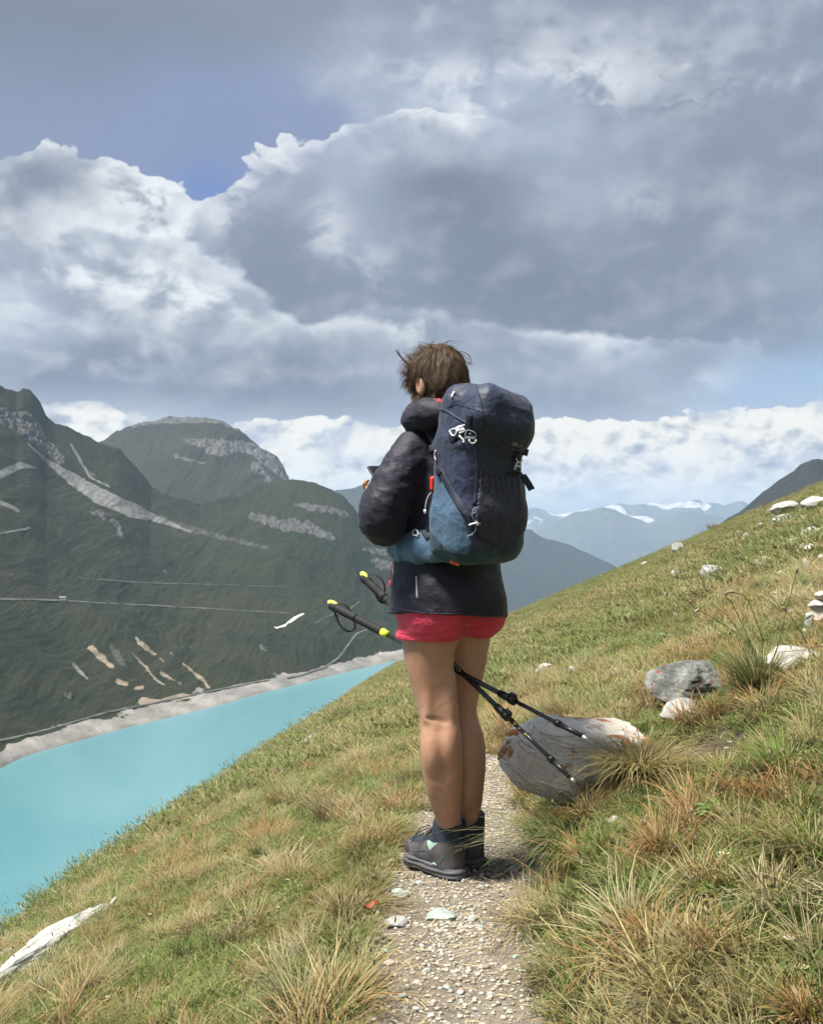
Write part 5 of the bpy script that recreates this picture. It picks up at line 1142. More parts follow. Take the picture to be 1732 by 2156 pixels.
# shorts
S_ = SDF((-.12, 2.98, -.44), (.36, 3.45, -.12), .005)
S_.ell(PEL+V3(.0, 0, -.01), AXB, (.185, .135, .12), .04); S_.ell(PEL-Hd*.055+Lv*.075-Up*.04, AXB, (.10, .098, .10), .03); S_.ell(PEL-Hd*.055+Rv*.075-Up*.04, AXB, (.10, .098, .10), .03)
S_.cap(w3(914, 1270, 3.165), w3(898, 1366, 3.16), .100, .0995, .02); S_.cap(w3(975, 1262, 3.26), w3(979, 1366, 3.255), .100, .0880, .014)
S_.cut(w3(900, 1343, 3.16), (-.02, .0, -1)); S_.cut(w3(1000, 1200, 3.2), (0, 0, 1))
cr = w3(963, 1350, 3.2); S_.cap(cr+Hd*.3-Up*.004, cr-Hd*.3-Up*.004, .016, .016, .02, op='s')
sV, sQ = S_.mesh(1); sV = fab_disp(sV, sQ, .0045, 10, 10, 14, 3)
SHORT = fabric('pink_fabric', (.58, .052, .095), .6, .25, folds=16, fold_s=.35, sheen=.05)
sh = under(body_root, link_mesh('shorts', sV, sQ, SHORT)); shb = mk_bvh(sV, sQ)
for pl in ([(831, 1328), (850, 1334), (885, 1337), (925, 1333), (961, 1322)], [(967, 1320), (990, 1323), (1015, 1320), (1033, 1313)]):
    cord(shb, pl, .0012, 'hem_seam', simple('pink_seam', (.36, .02, .05), .6), None, off=0).parent = sh
# jacket
J = SDF((-.24, 2.92, -.42), (.46, 3.55, .34), .005)
hem = w3(938, 1300, 3.2)
J.cap(hem-Up*.02, T0-Up*.10, .178, .162, .03, sq=(Hd, 1.12)); J.ell(PEL-Hd*.03-Up*.03+Lv*.008, AXB, (.178, .165, .17), .05)
J.cap(shL+Rv*.035-Up*.03, shR-Rv*.02-Up*.025, .070, .080, .05); J.cap(T0+Up*.0, T0+Up*.07+Hd*.01, .10, .085, .04)
arm = [(870, 952, 3.12, .062), (850, 988, 3.10, .065), (829, 1024, 3.085, .066), (812, 1062, 3.07, .067), (803, 1094, 3.065, .063), (808, 1113, 3.075, .050)]
J.chain([w3(*q[:3]) for q in arm], [q[3] for q in arm], .02)
J.cap(w3(806, 1104, 3.08), wrL+(elL-wrL)*.08, .058, .036, .025); J.chain([shR-Up*.02, (shR+elR)/2, elR], [.075, .072, .066], .03); J.cap(elR, wrR+(elR-wrR)*.1, .058, .036, .025)
J.cut(w3(938, 1293, 3.2), (-.03, -.08, -1))
# rolled hood / high collar
for a0, a1, r0 in ((w3(868, 882, 3.12), w3(900, 872, 3.08), .034), (w3(900, 872, 3.08), w3(945, 868, 3.06), .045), (w3(945, 868, 3.06), w3(1000, 872, 3.14), .045)): J.cap(a0, a1, r0, r0+.004, .02)
J.cap(w3(870, 872, 3.20), w3(872, 880, 3.12), .032, .032, .02); J.cap(w3(873, 872, 3.24), w3(905, 868, 3.34), .028, .026, .02); J.cap(T0+Up*.09-Hd*.02, T0+Up*.12-Hd*.03, .085, .072, .02)
J.cap(hc-Uh*.09, hc-Uh*.30, .052, .06, .01, op='s')
jV, jQ = J.mesh(1)
def jx(V):
    px, py = proj(V); return .75+.6*sst(1180, 1120, py)*sst(900, 860, px)
jV = fab_disp(jV, jQ, .0095, 5, 5, 8, 5, jx); jV = fab_disp(jV, jQ, .0040, 13, 13, 15, 45, jx); jV = lap(jV, jQ, .3)
JK = fabric('jacket_fabric', (.0140, .0140, .0255), .62, .28, folds=8, fold_s=.32, sheen=.06)
jk = under(body_root, link_mesh('jacket', jV, jQ, JK)); jb = mk_bvh(jV, jQ)
PINKZ = simple('pink_zip', (.75, .06, .10), .5); REFL = simple('reflective_strip', (.42, .42, .46), .35)
def jpart(o): o.parent = jk; return o
jpart(strap(jb, [(1226*.2881+712.8-.0, 0)]*2 if False else [(876, 1213), (877, 1232), (878, 1259)], 3.2, 'reflective_strip', REFL, None, .0008, .0012, 3.1))
jpart(strap(jb, [(829, 1183), (824, 1200), (821, 1222)], 6, 'pocket_zip', PINKZ, None, .0015, .002, 3.1)); jpart(cord(jb, [(821, 1222), (819, 1234)], .003, 'zip_pull', PINKZ, None))
# emblem on the hood: two looped strokes
for pl in ([(917, 841), (921, 838), (927, 839), (928, 843), (923, 846), (918, 844), (917, 841)], [(928, 845), (932, 839), (936, 841), (933, 846), (930, 843)], [(921, 843), (926, 847), (932, 846)]):
    jpart(cord(jb, pl, .0013, 'emblem_stroke', PINKZ, None, off=.001, sides=5))
cord_h = jpart(cord(jb, [(822, 1280), (860, 1286), (900, 1291), (950, 1292), (1000, 1289), (1052, 1280)], .002, 'hem_seam', JK, None, off=0))
jpart(cord(jb, [(857, 903), (880, 900), (905, 901), (922, 903)], .0025, 'collar_seam', JK, None, off=0))
jpart(cord(jb, [(866, 910), (880, 925), (888, 960), (890, 1000), (886, 1050)], .0015, 'sleeve_seam', JK, None, off=0))
# hair: close cap plus many tapered strands
HC = SDF((-.06, 3.08, .24), (.22, 3.42, .56), .004)
HC.ell(hc+Uh*.010-Hh*.008, AXH, (.084, .104, .104), .01); HC.ell(hc-Hh*.055-Uh*.035, AXH, (.062, .045, .062), .03)
HC.ell(hc+Hh*.085-Uh*.07, AXH, (.085, .085, .09), .015, op='s')
for sx in (-1, 1): HC.ell(hc-Hh*.002+Rh*sx*.085-Uh*.028, AXH, (.03, .022, .036), .008, op='s')
HC.cut(hc-Uh*.088, -Uh*1.0-Hh*.25)
hV, hQ = HC.mesh(1); hN = vnorm(hV, hQ); hV = hV+hN*(.006*fbm(hV[:, 0]*30, hV[:, 1]*30, hV[:, 2]*9, o=3, ridged=True))[:, None]
m, t, b = newmat('hair'); P = objco(t); rr0 = attr(t, 'rnd'); nz_ = noise(t, vmo(t, 'MULTIPLY', P, (1, 1, .3)), 60, 4, .6, .3)
c = mixc(t, rr0*.9, (.035, .021, .011), (.15, .09, .045)); c = mixc(t, nz_.ss(.4, .7)*.6, c, (.02, .013, .008)); setc(t, b, c); b.inputs['Roughness'].default_value = .6; b.inputs['Specular IOR Level'].default_value = .25; HAIR = m
hair = under(body_root, link_mesh('hair', hV, hQ, HAIR, attrs=dict(rnd=np.full(len(hV), .25))))
hr = np.random.default_rng(5); crown = hc+Uh*.085-Hh*.045-Rh*.005
hd, hu, hrr = -Hh, Uh, Rh; n_s = 2600
sel = hr.choice(len(hV), n_s); P0_ = hV[sel]; N0 = hN[sel]
flow = P0_-crown; flow -= N0*(flow*N0).sum(1)[:, None]; flow /= np.linalg.norm(flow, axis=1)[:, None]+1e-9
windv = V3(-.55, .1, .25); rel = (P0_-hc)@Uh
top_ = sst(.02, .10, rel); front = sst(-.02, .08, (P0_-hc)@Hh)
Lh = hr.uniform(.025, .055, n_s)*(1+.5*top_); lift = .18+.55*top_*hr.random(n_s)+.3*front; clump = fbm(P0_[:, 0]*28, P0_[:, 1]*28, P0_[:, 2]*28, o=2)
segs = 6; pts = [P0_-N0*.004]; d = flow+windv*(.18+.8*top_+.9*front)[:, None]*(.4+hr.random((n_s, 1)))+N0*lift[:, None]*.7+clump[:, None]*V3(.5, .2, .3)
d /= np.linalg.norm(d, axis=1)[:, None]
for k in range(segs):
    pts.append(pts[-1]+d*(Lh/segs)[:, None]); d = d+flow*.10-N0*.13*(1-top_*.6)[:, None]+V3(0, 0, -.05)+hr.normal(0, .05, (n_s, 3)); d /= np.linalg.norm(d, axis=1)[:, None]
A_ = np.stack(pts, 1)
# loose wind-blown locks
locks = []
def lock(px, py, Y, ctrl, n, spread=4):
    for _ in range(n):
        o = hr.normal(0, spread, 2)*.5; cc = [(px+o[0]*1.5, py+o[1])]+[(a+hr.normal(0, spread)*((i+1)/len(ctrl)), b_+hr.normal(0, spread)*((i+1)/len(ctrl))) for i, (a, b_) in enumerate(ctrl)]
        p = np.array(smooth_pts(dens(cc, 5), 6)); q = np.linspace(0, len(p)-1, segs+1).astype(int); yy = Y+hr.normal(0, .01)
        locks.append(np.array([np.array(W(*p[j], yy)) for j in q]))
lock(870, 775, 3.22, [(858, 765), (846, 756), (838, 746), (835, 736)], 34, 3); lock(872, 800, 3.22, [(860, 788), (848, 783), (838, 782)], 22, 4); lock(880, 765, 3.22, [(868, 758), (858, 752), (852, 742)], 16, 4)
lock(895, 748, 3.22, [(884, 738), (880, 728), (884, 722)], 14, 3); lock(910, 742, 3.2, [(902, 730), (903, 722), (912, 719)], 14, 3); lock(925, 738, 3.2, [(938, 728), (950, 730), (960, 742)], 30, 4)
lock(950, 745, 3.2, [(966, 752), (976, 762), (986, 768), (994, 764)], 12, 2); lock(955, 755, 3.18, [(972, 768), (984, 770), (996, 765)], 8, 2); lock(960, 740, 3.2, [(975, 738), (988, 746), (996, 760), (990, 767)], 5, 1.2)
lock(890, 835, 3.12, [(882, 846), (880, 852)], 10, 3); lock(862, 806, 3.2, [(858, 820), (862, 830)], 20, 3); lock(930, 740, 3.2, [(915, 732), (895, 735), (880, 745)], 30, 4); lock(940, 830, 3.1, [(938, 840), (936, 848)], 30, 8); lock(910, 830, 3.12, [(908, 842), (904, 850)], 20, 7)
A_ = np.concatenate([A_, np.array(locks)]); n_s = len(A_)
wv = np.concatenate([hr.uniform(.0012, .0026, 2600), np.full(len(locks), .0011)])
Tn = np.gradient(A_, axis=1); Bn = np.cross(Tn, np.concatenate([N0, np.tile([0, -1., .2], (len(locks), 1))])[:, None]+hr.normal(0, .3, (n_s, 1, 3))); Bn /= np.linalg.norm(Bn, axis=2)[:, :, None]+1e-9
ta = (1-np.linspace(0, 1, segs+1)**2*.85)[None, :, None]*wv[:, None, None]*.5
HV = np.stack([A_-Bn*ta, A_+Bn*ta], 2).reshape(n_s, -1, 3); fs = np.array([(2*k, 2*k+1, 2*k+3, 2*k+2) for k in range(segs)])
so_ = link_mesh('hair_strands', HV.reshape(-1, 3), (np.arange(n_s)[:, None, None]*(2*segs+2)+fs[None]).reshape(-1, 4), HAIR, attrs=dict(rnd=np.repeat(hr.random(n_s)**1.2, 2*segs+2))); so_['kind'] = 'stuff'
so_.parent = hair
earr = link_mesh('earring', ICO[1][0]*.0028+np.array(w3(886, 843, 3.155)), ICO[1][1], simple('gold', (.7, .5, .2), .3, metal=1)); under(body_root, earr)

# boots
BA = math.radians(39); Fb = V3(-math.sin(BA), math.cos(BA), 0); Sb = V3(math.cos(BA), math.sin(BA), 0)
LEATH = simple('boot_suede', (.080, .075, .078), .8, .3, bmp=.3, bscale=300); NAVY = simple('boot_collar_fabric', (.022, .030, .042), .7, .3, bmp=.3); MINT = simple('mint_panel', (.30, .46, .36), .6); SOLE = simple('sole_rubber', (.085, .085, .092), .65, var=.3, scale=8); TREAD = simple('tread_rubber', (.022, .022, .024), .8); SOCK = simple('sock_knit', (.42, .41, .46), .85, bmp=.5, bscale=250); LACE = simple('lace', (.02, .022, .026), .7)
def boot(px, Y, zb, label):
    o0 = V3((px-CX)/F*Y, Y, zb); L_ = lambda u, v, w: o0+Fb*u+Sb*v+Up*w; AX = [Fb, Sb, Up]
    root = empty('boot', tuple(o0)); root['label'] = label; under(body_root, root)
    def put(o): o.parent = root; o.matrix_parent_inverse = Matrix.Translation(Vector(o0)).inverted(); return o
    lo = np.min([L_(-.05, -.09, -.02), L_(.31, .09, .2), L_(-.05, .09, 0), L_(.31, -.09, 0)], 0); hi = np.max([L_(-.05, -.09, -.02), L_(.31, .09, .22), L_(-.05, .09, 0), L_(.31, -.09, 0)], 0)
    G = SDF(lo, hi, .003)
    G.ell(L_(.205, 0, .050), AX, (.062, .046, .040), .02); G.ell(L_(.13, 0, .060), AX, (.09, .044, .055), .03); G.cap(L_(.055, 0, .045), L_(.056, 0, .20), .046, .051, .03, sq=(Sb, 1.08)); G.cap(L_(.10, 0, .09), L_(.085, 0, .15), .038, .036, .03)
    G.cap(L_(.056, 0, .11), L_(.054, 0, .27), .032, .042, .004, op='s'); G.cap(L_(.075, 0, .14), L_(.085, 0, .27), .028, .034, .004, op='s')
    G.cut(L_(.06, 0, .180), Up-Fb*.20); G.cut(L_(0, 0, .024), -Up)
    v, q = G.mesh(1); cen = v[q].mean(1)-o0; u_, s_c, w_ = cen@Fb, cen@Sb, cen@Up
    lab = np.zeros(len(q), int)
    wob = .004*np.sin(u_*60); lab[(w_ > .118-.25*(u_-.06)*(u_ > .06)+wob)] = 1
    lab[(lab == 1) & (w_ > .164+.20*(u_-.06))] = 4
    lab[(lab == 0) & (w_ > .080+.9*np.abs(u_-.105)) & (w_ < .125) & (u_ > .065) & (u_ < .15) & (s_c < -.018)] = 2
    lab[(lab == 0) & (u_ > .205) & (w_ < .062+.6*(u_-.205))] = 3
    parts = split(v, q, lab, ['upper', 'collar', 'side_panel', 'toe_cap', 'collar_rim'], [LEATH, NAVY, MINT, simple('toe_suede', (.042, .035, .034), .8, bmp=.3), simple('collar_padding', (.030, .031, .038), .7)], None)
    for p_ in parts.values(): put(p_)
    bt = mk_bvh(v, q)
    G = SDF(lo, hi, .003)
    G.cap(L_(.042, 0, .018), L_(.12, 0, .018), .044, .041, .02); G.cap(L_(.12, 0, .018), L_(.205, -.002, .018), .041, .050, .02); G.cap(L_(.205, 0, .03), L_(.225, 0, .035), .046, .036, .02)
    G.cut(L_(0, 0, .004), -Up); G.cut(L_(0, 0, .036), Up-Fb*.06+0*Sb)
    v, q = G.mesh(1); c2 = v-o0; w2_ = c2@Up; u2 = c2@Fb; N = vnorm(v, q); hor = N-np.outer(N@Up, Up)
    v = v+hor*(.0022*np.sin((w2_-.10*(u2 < .1)*(.1-u2))*420))[:, None]
    sole = put(link_mesh('sole', v, q, SOLE))
    lg = []
    for u in np.arange(.0, .262, .0145):
        half = np.interp(u, [0, .03, .12, .2, .235, .265], [.024, .040, .038, .046, .040, .018])
        for sd in (-1, 1):
            c = L_(u, sd*(half-.006), .003); hx = .0048
            vv = [c+Fb*a*hx+Sb*b_*.009+Up*(c_*.0065+.002) for a in (-1, 1) for b_ in (-1, 1) for c_ in (-1, 1)]; lg.append((vv, [(0, 1, 3, 2), (4, 6, 7, 5), (0, 4, 5, 1), (2, 3, 7, 6), (0, 2, 6, 4), (1, 5, 7, 3)]))
    v, f = joined(lg); tr = put(link_mesh('tread', v, f, TREAD, smooth=False)); tr.parent = sole; tr['kind'] = 'stuff'
    lc = []
    for i in range(6):
        u = .195-.016*i; w = .083+.0125*i if i > 1 else .084+.004*i
        for sd in (-1, 1): lc.append(tube([L_(u, sd*.024, w-.004), L_(u-.004, sd*.010, w+.006), L_(u-.010, -sd*.010, w+.009), L_(u-.014, -sd*.024, w+.003)], .0016, 5))
    for k in range(3): lc.append(tube(smooth_pts([L_(.115, -.01, .142), L_(.13, -.03-.01*k, .160-.01*k), L_(.165, -.045, .150-.02*k), L_(.175, -.05-.01*k, .110-.01*k)], 2), .0014, 5))
    v, f = joined(lc); put(link_mesh('laces', v, f, LACE))
    vv, ff = tube([L_(.058, 0, .10), L_(.055, 0, .150), L_(.055, 0, .198)], [.034, .0335, .0315], 20); put(link_mesh('sock', vv, ff, SOCK))
    cord(bt, [(877, 1777), (874, 1790), (880, 1800)], .0012, 'toe_seam', TREAD, None) if False else None
    if px < 990:
        for pl in ([(869, 1781), (872, 1792), (875, 1805)], [(872, 1793), (884, 1791), (895, 1790), (903, 1797), (908, 1802)], [(925, 1820), (930, 1809), (945, 1797), (962, 1790)], [(910, 1758), (930, 1772), (958, 1776), (975, 1772)]):
            put(cord(bt, pl, .0011, 'seam', TREAD, None, off=0, sides=4))
        put(cord(bt, [(905, 1822), (914, 1815), (918, 1822)], .004, 'side_accent', MINT, None, off=-.001))
    return root
zL = float(ground(np.array([.10]), np.array([3.25]))[0]); zR = float(ground(np.array([.17]), np.array([3.35]))[0])
print('boot ground', zL, zR)
boot(974, 3.190, max(zL, -1.15)+.002, 'left boot seen from its outer side'); boot(1014, 3.295, max(zR, -1.155)+.002, 'right boot half hidden behind the left one')

# phone
m_ph = simple('phone_case', (.03, .032, .038), .35); gl = simple('phone_glass', (.01, .01, .012), .12, .6)
ph = empty('phone', tuple(phC)); tag(ph, 'dark smartphone held up in both hands of the walker', 'phone')
def obox(c, ax, half, bev=.003):
    G = SDF(np.array(c)-np.linalg.norm(half)-.01, np.array(c)+np.linalg.norm(half)+.01, max(.0016, min(half)*.45)); G.box(c, ax, half, bev, .001); return G.mesh(0)
def phput(o): o.parent = ph; o.matrix_parent_inverse = Matrix.Translation(Vector(phC)).inverted(); return o
v, q = obox(phC, [eS, eL, eN], (.0375, .075, .0042), .003); phput(link_mesh('phone_body', v, q, m_ph))
v = [phC+eS*a*.034+eL*b_*.071+eN*.0046 for a, b_ in ((-1, -1), (1, -1), (1, 1), (-1, 1))]; phput(link_mesh('screen', v, [(0, 1, 2, 3)], gl, smooth=False))
# ------------------------------------------------------------------ backpack
TP = math.radians(35); Rp = V3(math.cos(TP), math.sin(TP), 0); Bp = V3(math.sin(TP), -math.cos(TP), 0); AXP = [Rp, Bp, Up]
PC = w3(1005, 1030, 3.0); sP = 3.0/F
pack = empty('backpack', tuple(PC)); tag(pack, 'navy and petrol blue hiking backpack worn on the back of the walker', 'backpack')
def pput(o): o.parent = pack; o.matrix_parent_inverse = Matrix.Translation(Vector(PC)).inverted(); return o
K = SDF((-.02, 2.78, -.22), (.44, 3.24, .42), .004)
zc = lambda py: (CY-py)*sP
K.box(V3(PC[0], PC[1], zc(1035)), AXP, (.118, .092, .150*1.0+.045), .055, .02)
K.box(V3(PC[0]-.006, PC[1], zc(1114)), AXP, (.122, .097, .098), .06, .03)                 # fuller lower part
K.ell(V3(PC[0]-.070, PC[1]+.02, zc(1085)), AXP, (.055, .075, .10), .03)                   # side pocket bulge
K.box(V3(PC[0]-.014, PC[1]+.02, zc(905)), AXP, (.092, .080, .080), .05, .03)               # gathered throat
# lid
r_ = math.radians(14); Rl = Rp*math.cos(r_)-Up*math.sin(r_); Ul = Up*math.cos(r_)+Rp*math.sin(r_); AXL = [Rl, Bp, Ul]
lc_ = w3(1029, 878, 2.972); K.box(lc_, AXL, (.110, .104, .078), .060, .03); K.ell(lc_+Rp*.028-Up*.040+Bp*.01, AXL, (.098, .096, .075), .03)
K.ell(w3(985, 848, 3.0), AXL, (.07, .075, .052), .03)
kV, kQ = K.mesh(2); px, py = proj(kV)
kV = fab_disp(kV, kQ, .0060, 9, 9, 11, 31, lambda V: .6+.9*sst(960, 900, proj(V)[1])*sst(1010, 960, proj(V)[0])); kV = fab_disp(kV, kQ, .0022, 24, 24, 24, 37); kV = lap(kV, kQ, .3)
kb = mk_bvh(kV, kQ)
def outward(pts): return pts
cen = kV[kQ].mean(1); px, py = proj(cen); rel = cen-PC; rr1, bb1 = rel@Rp, rel@Bp
from_cam = (rr1*math.cos(TP)*0+1) > 0
lid_line = np.interp(px, [915, 926, 950, 989, 1020, 1047, 1075, 1102, 1120], [848, 858, 874, 893, 912, 930, 944, 950, 950])
base_line = np.interp(px, [900, 943, 985, 1010, 1040, 1075, 1100], [1112, 1160, 1168, 1158, 1164, 1152, 1118])
blue_r = np.interp(py, [995, 1003, 1040, 1080, 1120, 1145, 1165], [915, 930, 950, 968, 985, 991, 985])     # right limit of the light blue side pocket
blue_top = np.interp(px, [905, 926, 935], [1045, 1000, 1000])
lab = np.zeros(len(kQ), int)
front_side = bb1 < -.03
lab[(py < lid_line) & (px > 922)] = 1
lab[(px < blue_r) & (py > 1000) & (py < base_line) & (lab == 0)] = 2
lab[(py >= base_line)] = 3
lab[(bb1 < -.07) & (lab != 1)] = 4
PN = fabric('pack_navy', (.0125, .021, .054), .55, .4, weave=1200, folds=9, fold_s=.30, sheen=.12)
PL_ = fabric('lid_navy', (.012, .0195, .050), .55, .4, weave=1200, folds=8, fold_s=.30, sheen=.12)
PB = fabric('pocket_petrol', (.048, .098, .160), .5, .4, weave=1200, folds=7, fold_s=.4, sheen=.12)
PT = fabric('base_teal', (.012, .040, .062), .6, .3, weave=1200, folds=9, fold_s=.3, sheen=.1)
PM = fabric('stretch_mesh', (.014, .0155, .038), .6, .35, weave=2500, folds=10, fold_s=.25, sheen=.2)
WEB = simple('webbing', (.016, .020, .030), .7, .3, bmp=.4, bscale=700); WHB = simple('pale_plastic', (.62, .63, .66), .4, .5); CRD = simple('grey_cord', (.30, .31, .34), .6); PAD = simple('back_padding', (.012, .012, .014), .9)
parts = split(kV, kQ, lab, ['main_bag', 'lid', 'side_pocket', 'base_panel', 'back_padding'], [PN, PL_, PB, PT, PAD], None)
for o in parts.values(): pput(o)
# stretch pocket standing proud of the back face
poly = np.array([(1010, 989), (1040, 1000), (1075, 1003), (1100, 998), (1103, 1060), (1099, 1115), (1083, 1146), (1040, 1148), (1006, 1130), (999, 1110), (1003, 1050)], float)
def inpoly(px, py, P):
    ins = np.zeros(px.shape, bool); n = len(P)
    for i in range(n):
        x1, y1 = P[i]; x2, y2 = P[(i+1) % n]; c = ((y1 > py) != (y2 > py)) & (px < (x2-x1)*(py-y1)/(y2-y1+1e-9)+x1); ins ^= c
    return ins
sel = inpoly(px, py, poly) & (bb1 > -.02); q = kQ[sel]; u, inv = np.unique(q, return_inverse=True); inv = inv.reshape(q.shape); N = vnorm(kV, kQ)[u]
ppx, ppy = proj(kV[u]); bul = .004+.010*sst(1148, 1090, ppy)*sst(985, 1060, ppy)
top = kV[u]+N*(bul+.0022*np.sin(ppx*.55)*sst(1060, 1000, ppy))[:, None]; bot = kV[u]-N*.003
e = {}
for f in inv:
    for i in range(4): a, b_ = int(f[i]), int(f[(i+1) % 4]); e[(a, b_)] = e.get((b_, a), None) is None and (b_, a) not in e; 
edges = [(a, b_) for (a, b_) in e if (b_, a) not in e]; nn_ = len(u)
faces = np.concatenate([inv, np.array([(a+nn_, b_+nn_, b_, a) for a, b_ in edges])]); sp_o = pput(link_mesh('stretch_pocket', np.concatenate([top, bot]), faces.astype(np.int32), PM))
spb = mk_bvh(np.concatenate([top, bot]), faces)
def inn(o, par): o.parent = par; return o
inn(cord(spb, [(1009, 990), (1040, 1001), (1075, 1004), (1101, 999)], .0022, 'pocket_hem', PM, None, off=.001), sp_o)
# seams, zip, straps
DKS = simple('seam_dark', (.006, .008, .014), .7)  # near-black colour of the pack's seams and zip
for pl in ([(922, 860), (935, 862), (960, 878), (989, 893), (1020, 912), (1047, 930), (1075, 944), (1102, 949)],): inn(cord(kb, pl, .0028, 'lid_hem', PL_, None, off=.001), parts[1])
for pl in ([(1003, 815), (1010, 835), (1018, 870), (1020, 905)], [(1018, 868), (985, 858), (960, 850), (940, 858)]): inn(cord(kb, pl, .0016, 'seam', DKS, None, off=0, sides=5), parts[1])
zp_ = pput(strap(kb, [(1000, 925), (1003, 960), (1004, 1000), (1002, 1035), (998, 1062)], 9, 'zip_flap', simple('zip_navy', (.02, .022, .062), .5), None, .0018, .0015)); inn(cord(kb, [(1001, 930), (1004, 965), (1005, 1000), (1003, 1035), (999, 1060)], .0012, 'zip', DKS, None, off=.0045), zp_)
pput(strap(kb, [(928, 990), (938, 1010), (957, 1045), (975, 1072), (990, 1092)], 15, 'side_strap', simple('strap_navy', (.022, .025, .045), .65, bmp=.3), None, .0018, .0035))
pput(strap(kb, [(925, 985), (929, 1000)], 17, 'strap_keeper', WEB, None, .003, .005))
pput(strap(kb, [(978, 1077), (984, 1090), (988, 1100)], 8, 'strap_end', WEB, None, .003, .006))
# compression strap with free end on the left
P_ = [w3(*q) for q in ((903, 945, 2.99), (922, 938, 2.975), (940, 930, 2.95), (956, 922, 2.93))]; N_ = np.tile(V3(-.4, -.8, .4)/1.0, (4, 1)); N_ /= np.linalg.norm(N_, axis=1)[:, None]
v, f = ribbon(smooth_pts(dens(P_, .01), 1), np.tile(N_[0], (len(smooth_pts(dens(P_, .01), 1)), 1)), .024, .0018); pput(link_mesh('loose_strap', v, f, WEB))
pput(strap(kb, [(948, 925), (960, 917), (972, 908), (985, 900)], 18, 'lid_strap', WEB, None, .0018, .003))
pput(strap(kb, [(984, 908), (988, 885), (990, 872)], 14, 'lid_strap', WEB, None, .0018, .003))
def zc5(x, y): return ((1240+x/7.217)*.7128, (1200+y/7.217)*.7128)
def outline(pl, rad, name, mat, par=None, off=.009, tree=None, pts5=True):
    pts = [zc5(*q) for q in pl] if pts5 else pl; o = cord(tree or kb, pts, rad, name, mat, None, off=off); return inn(o, par) if par else pput(o)
bk = outline([(670, 540), (740, 490), (800, 480), (830, 530), (800, 610), (740, 665), (670, 540)], .0021, 'buckle', WHB)
for pl, rd_ in (([(800, 490), (870, 440), (960, 395), (990, 385)], .0022), ([(910, 420), (950, 480), (975, 530)], .0024), ([(830, 540), (880, 530), (950, 520)], .0042), ([(860, 590), (920, 580), (970, 545)], .0022), ([(820, 520), (870, 470), (920, 430)], .0034)): outline(pl, rd_, 'buckle_bar', WHB, bk)
ck = outline([(975, 560), (1010, 510), (1110, 495), (1190, 520), (1215, 600), (1180, 660), (1080, 670), (990, 640), (955, 670), (980, 600), (1030, 530)], .0012, 'cord_loop', CRD)
outline([(950, 680), (1060, 680), (1180, 690)], .0012, 'cord_end', CRD, ck); outline([(1060, 590), (1090, 570), (1110, 600), (1080, 625), (1060, 600)], .0014, 'cord_eyelet', CRD, ck)
outline([(865, 640), (900, 690), (950, 730), (985, 760), (960, 800), (920, 780)], .0030, 'hook', WHB); outline([(1050, 700), (1035, 740), (1070, 785), (1130, 785), (1180, 750), (1180, 705)], .0028, 'zip_puller', WHB)
Z1 = lambda lst: [(712.8+x*.2881, 691.4+y*.2881) for x, y in lst]
# shoulder-side white clip, lower cord with toggle, right buckle, loose strap end, haul loop
pput(cord(kb, Z1([(716, 890), (708, 915), (712, 950), (718, 965)]), .0026, 'side_clip', WHB, None, off=.004))
lc2 = pput(cord(kb, Z1([(975, 1355), (968, 1330), (985, 1312), (1000, 1330), (990, 1355), (975, 1350)]), .0012, 'elastic_cord', CRD, None, off=.008))
for pl in ([(985, 1310), (1010, 1305), (1020, 1340), (1005, 1385), (990, 1415)], [(968, 1350), (975, 1385), (988, 1415)], [(988, 1440), (995, 1475), (970, 1500), (935, 1520)], [(992, 1440), (985, 1490), (965, 1515)]): inn(cord(kb, Z1(pl), .0011, 'cord_run', CRD, None, off=.008), lc2)
tg = inn(cord(kb, Z1([(950, 1440), (970, 1425), (1018, 1425)]), .0030, 'cord_toggle', WHB, None, off=.011), lc2); inn(cord(kb, Z1([(995, 1412), (1000, 1440)]), .0030, 'toggle_pin', WHB, None, off=.012), lc2)
rb = pput(cord(kb, Z1([(1285, 940), (1290, 970), (1310, 985), (1322, 960), (1322, 950)]), .0022, 'lid_buckle', WHB, None, off=.008))
for pl in ([(1288, 975), (1280, 1000), (1270, 1030)], [(1310, 985), (1312, 1020)], [(1278, 1000), (1312, 1010)]): inn(cord(kb, Z1(pl), .0024, 'buckle_bar', WHB, None, off=.008), rb)
pput(strap(kb, Z1([(1300, 900), (1300, 930), (1298, 960)]), 12, 'lid_strap', WEB, None, .0018, .004))
pput(cord(kb, Z1([(1225, 1060), (1245, 1045), (1280, 1050), (1320, 1060)]), .0030, 'black_loop', WEB, None, off=.008))
pput(cord(kb, Z1([(832, 508), (835, 490), (852, 468)]), .0036, 'load_lifter_clip', WHB, None, off=.004))
for pl, nm in (([(1100, 1000, 2.98), (1110, 1015, 2.975), (1119, 1031, 2.97)], 'loose_strap'), ([(1098, 950, 2.97), (1104, 951, 2.97), (1111, 953, 2.97)], 'loose_strap')):
    P_ = smooth_pts(dens([w3(*q) for q in pl], .006), 1); v, f = ribbon(P_, np.tile(V3(.3, -.9, .2), (len(P_), 1)), .021 if nm else .01, .0016); pput(link_mesh(nm, v, f, WEB))
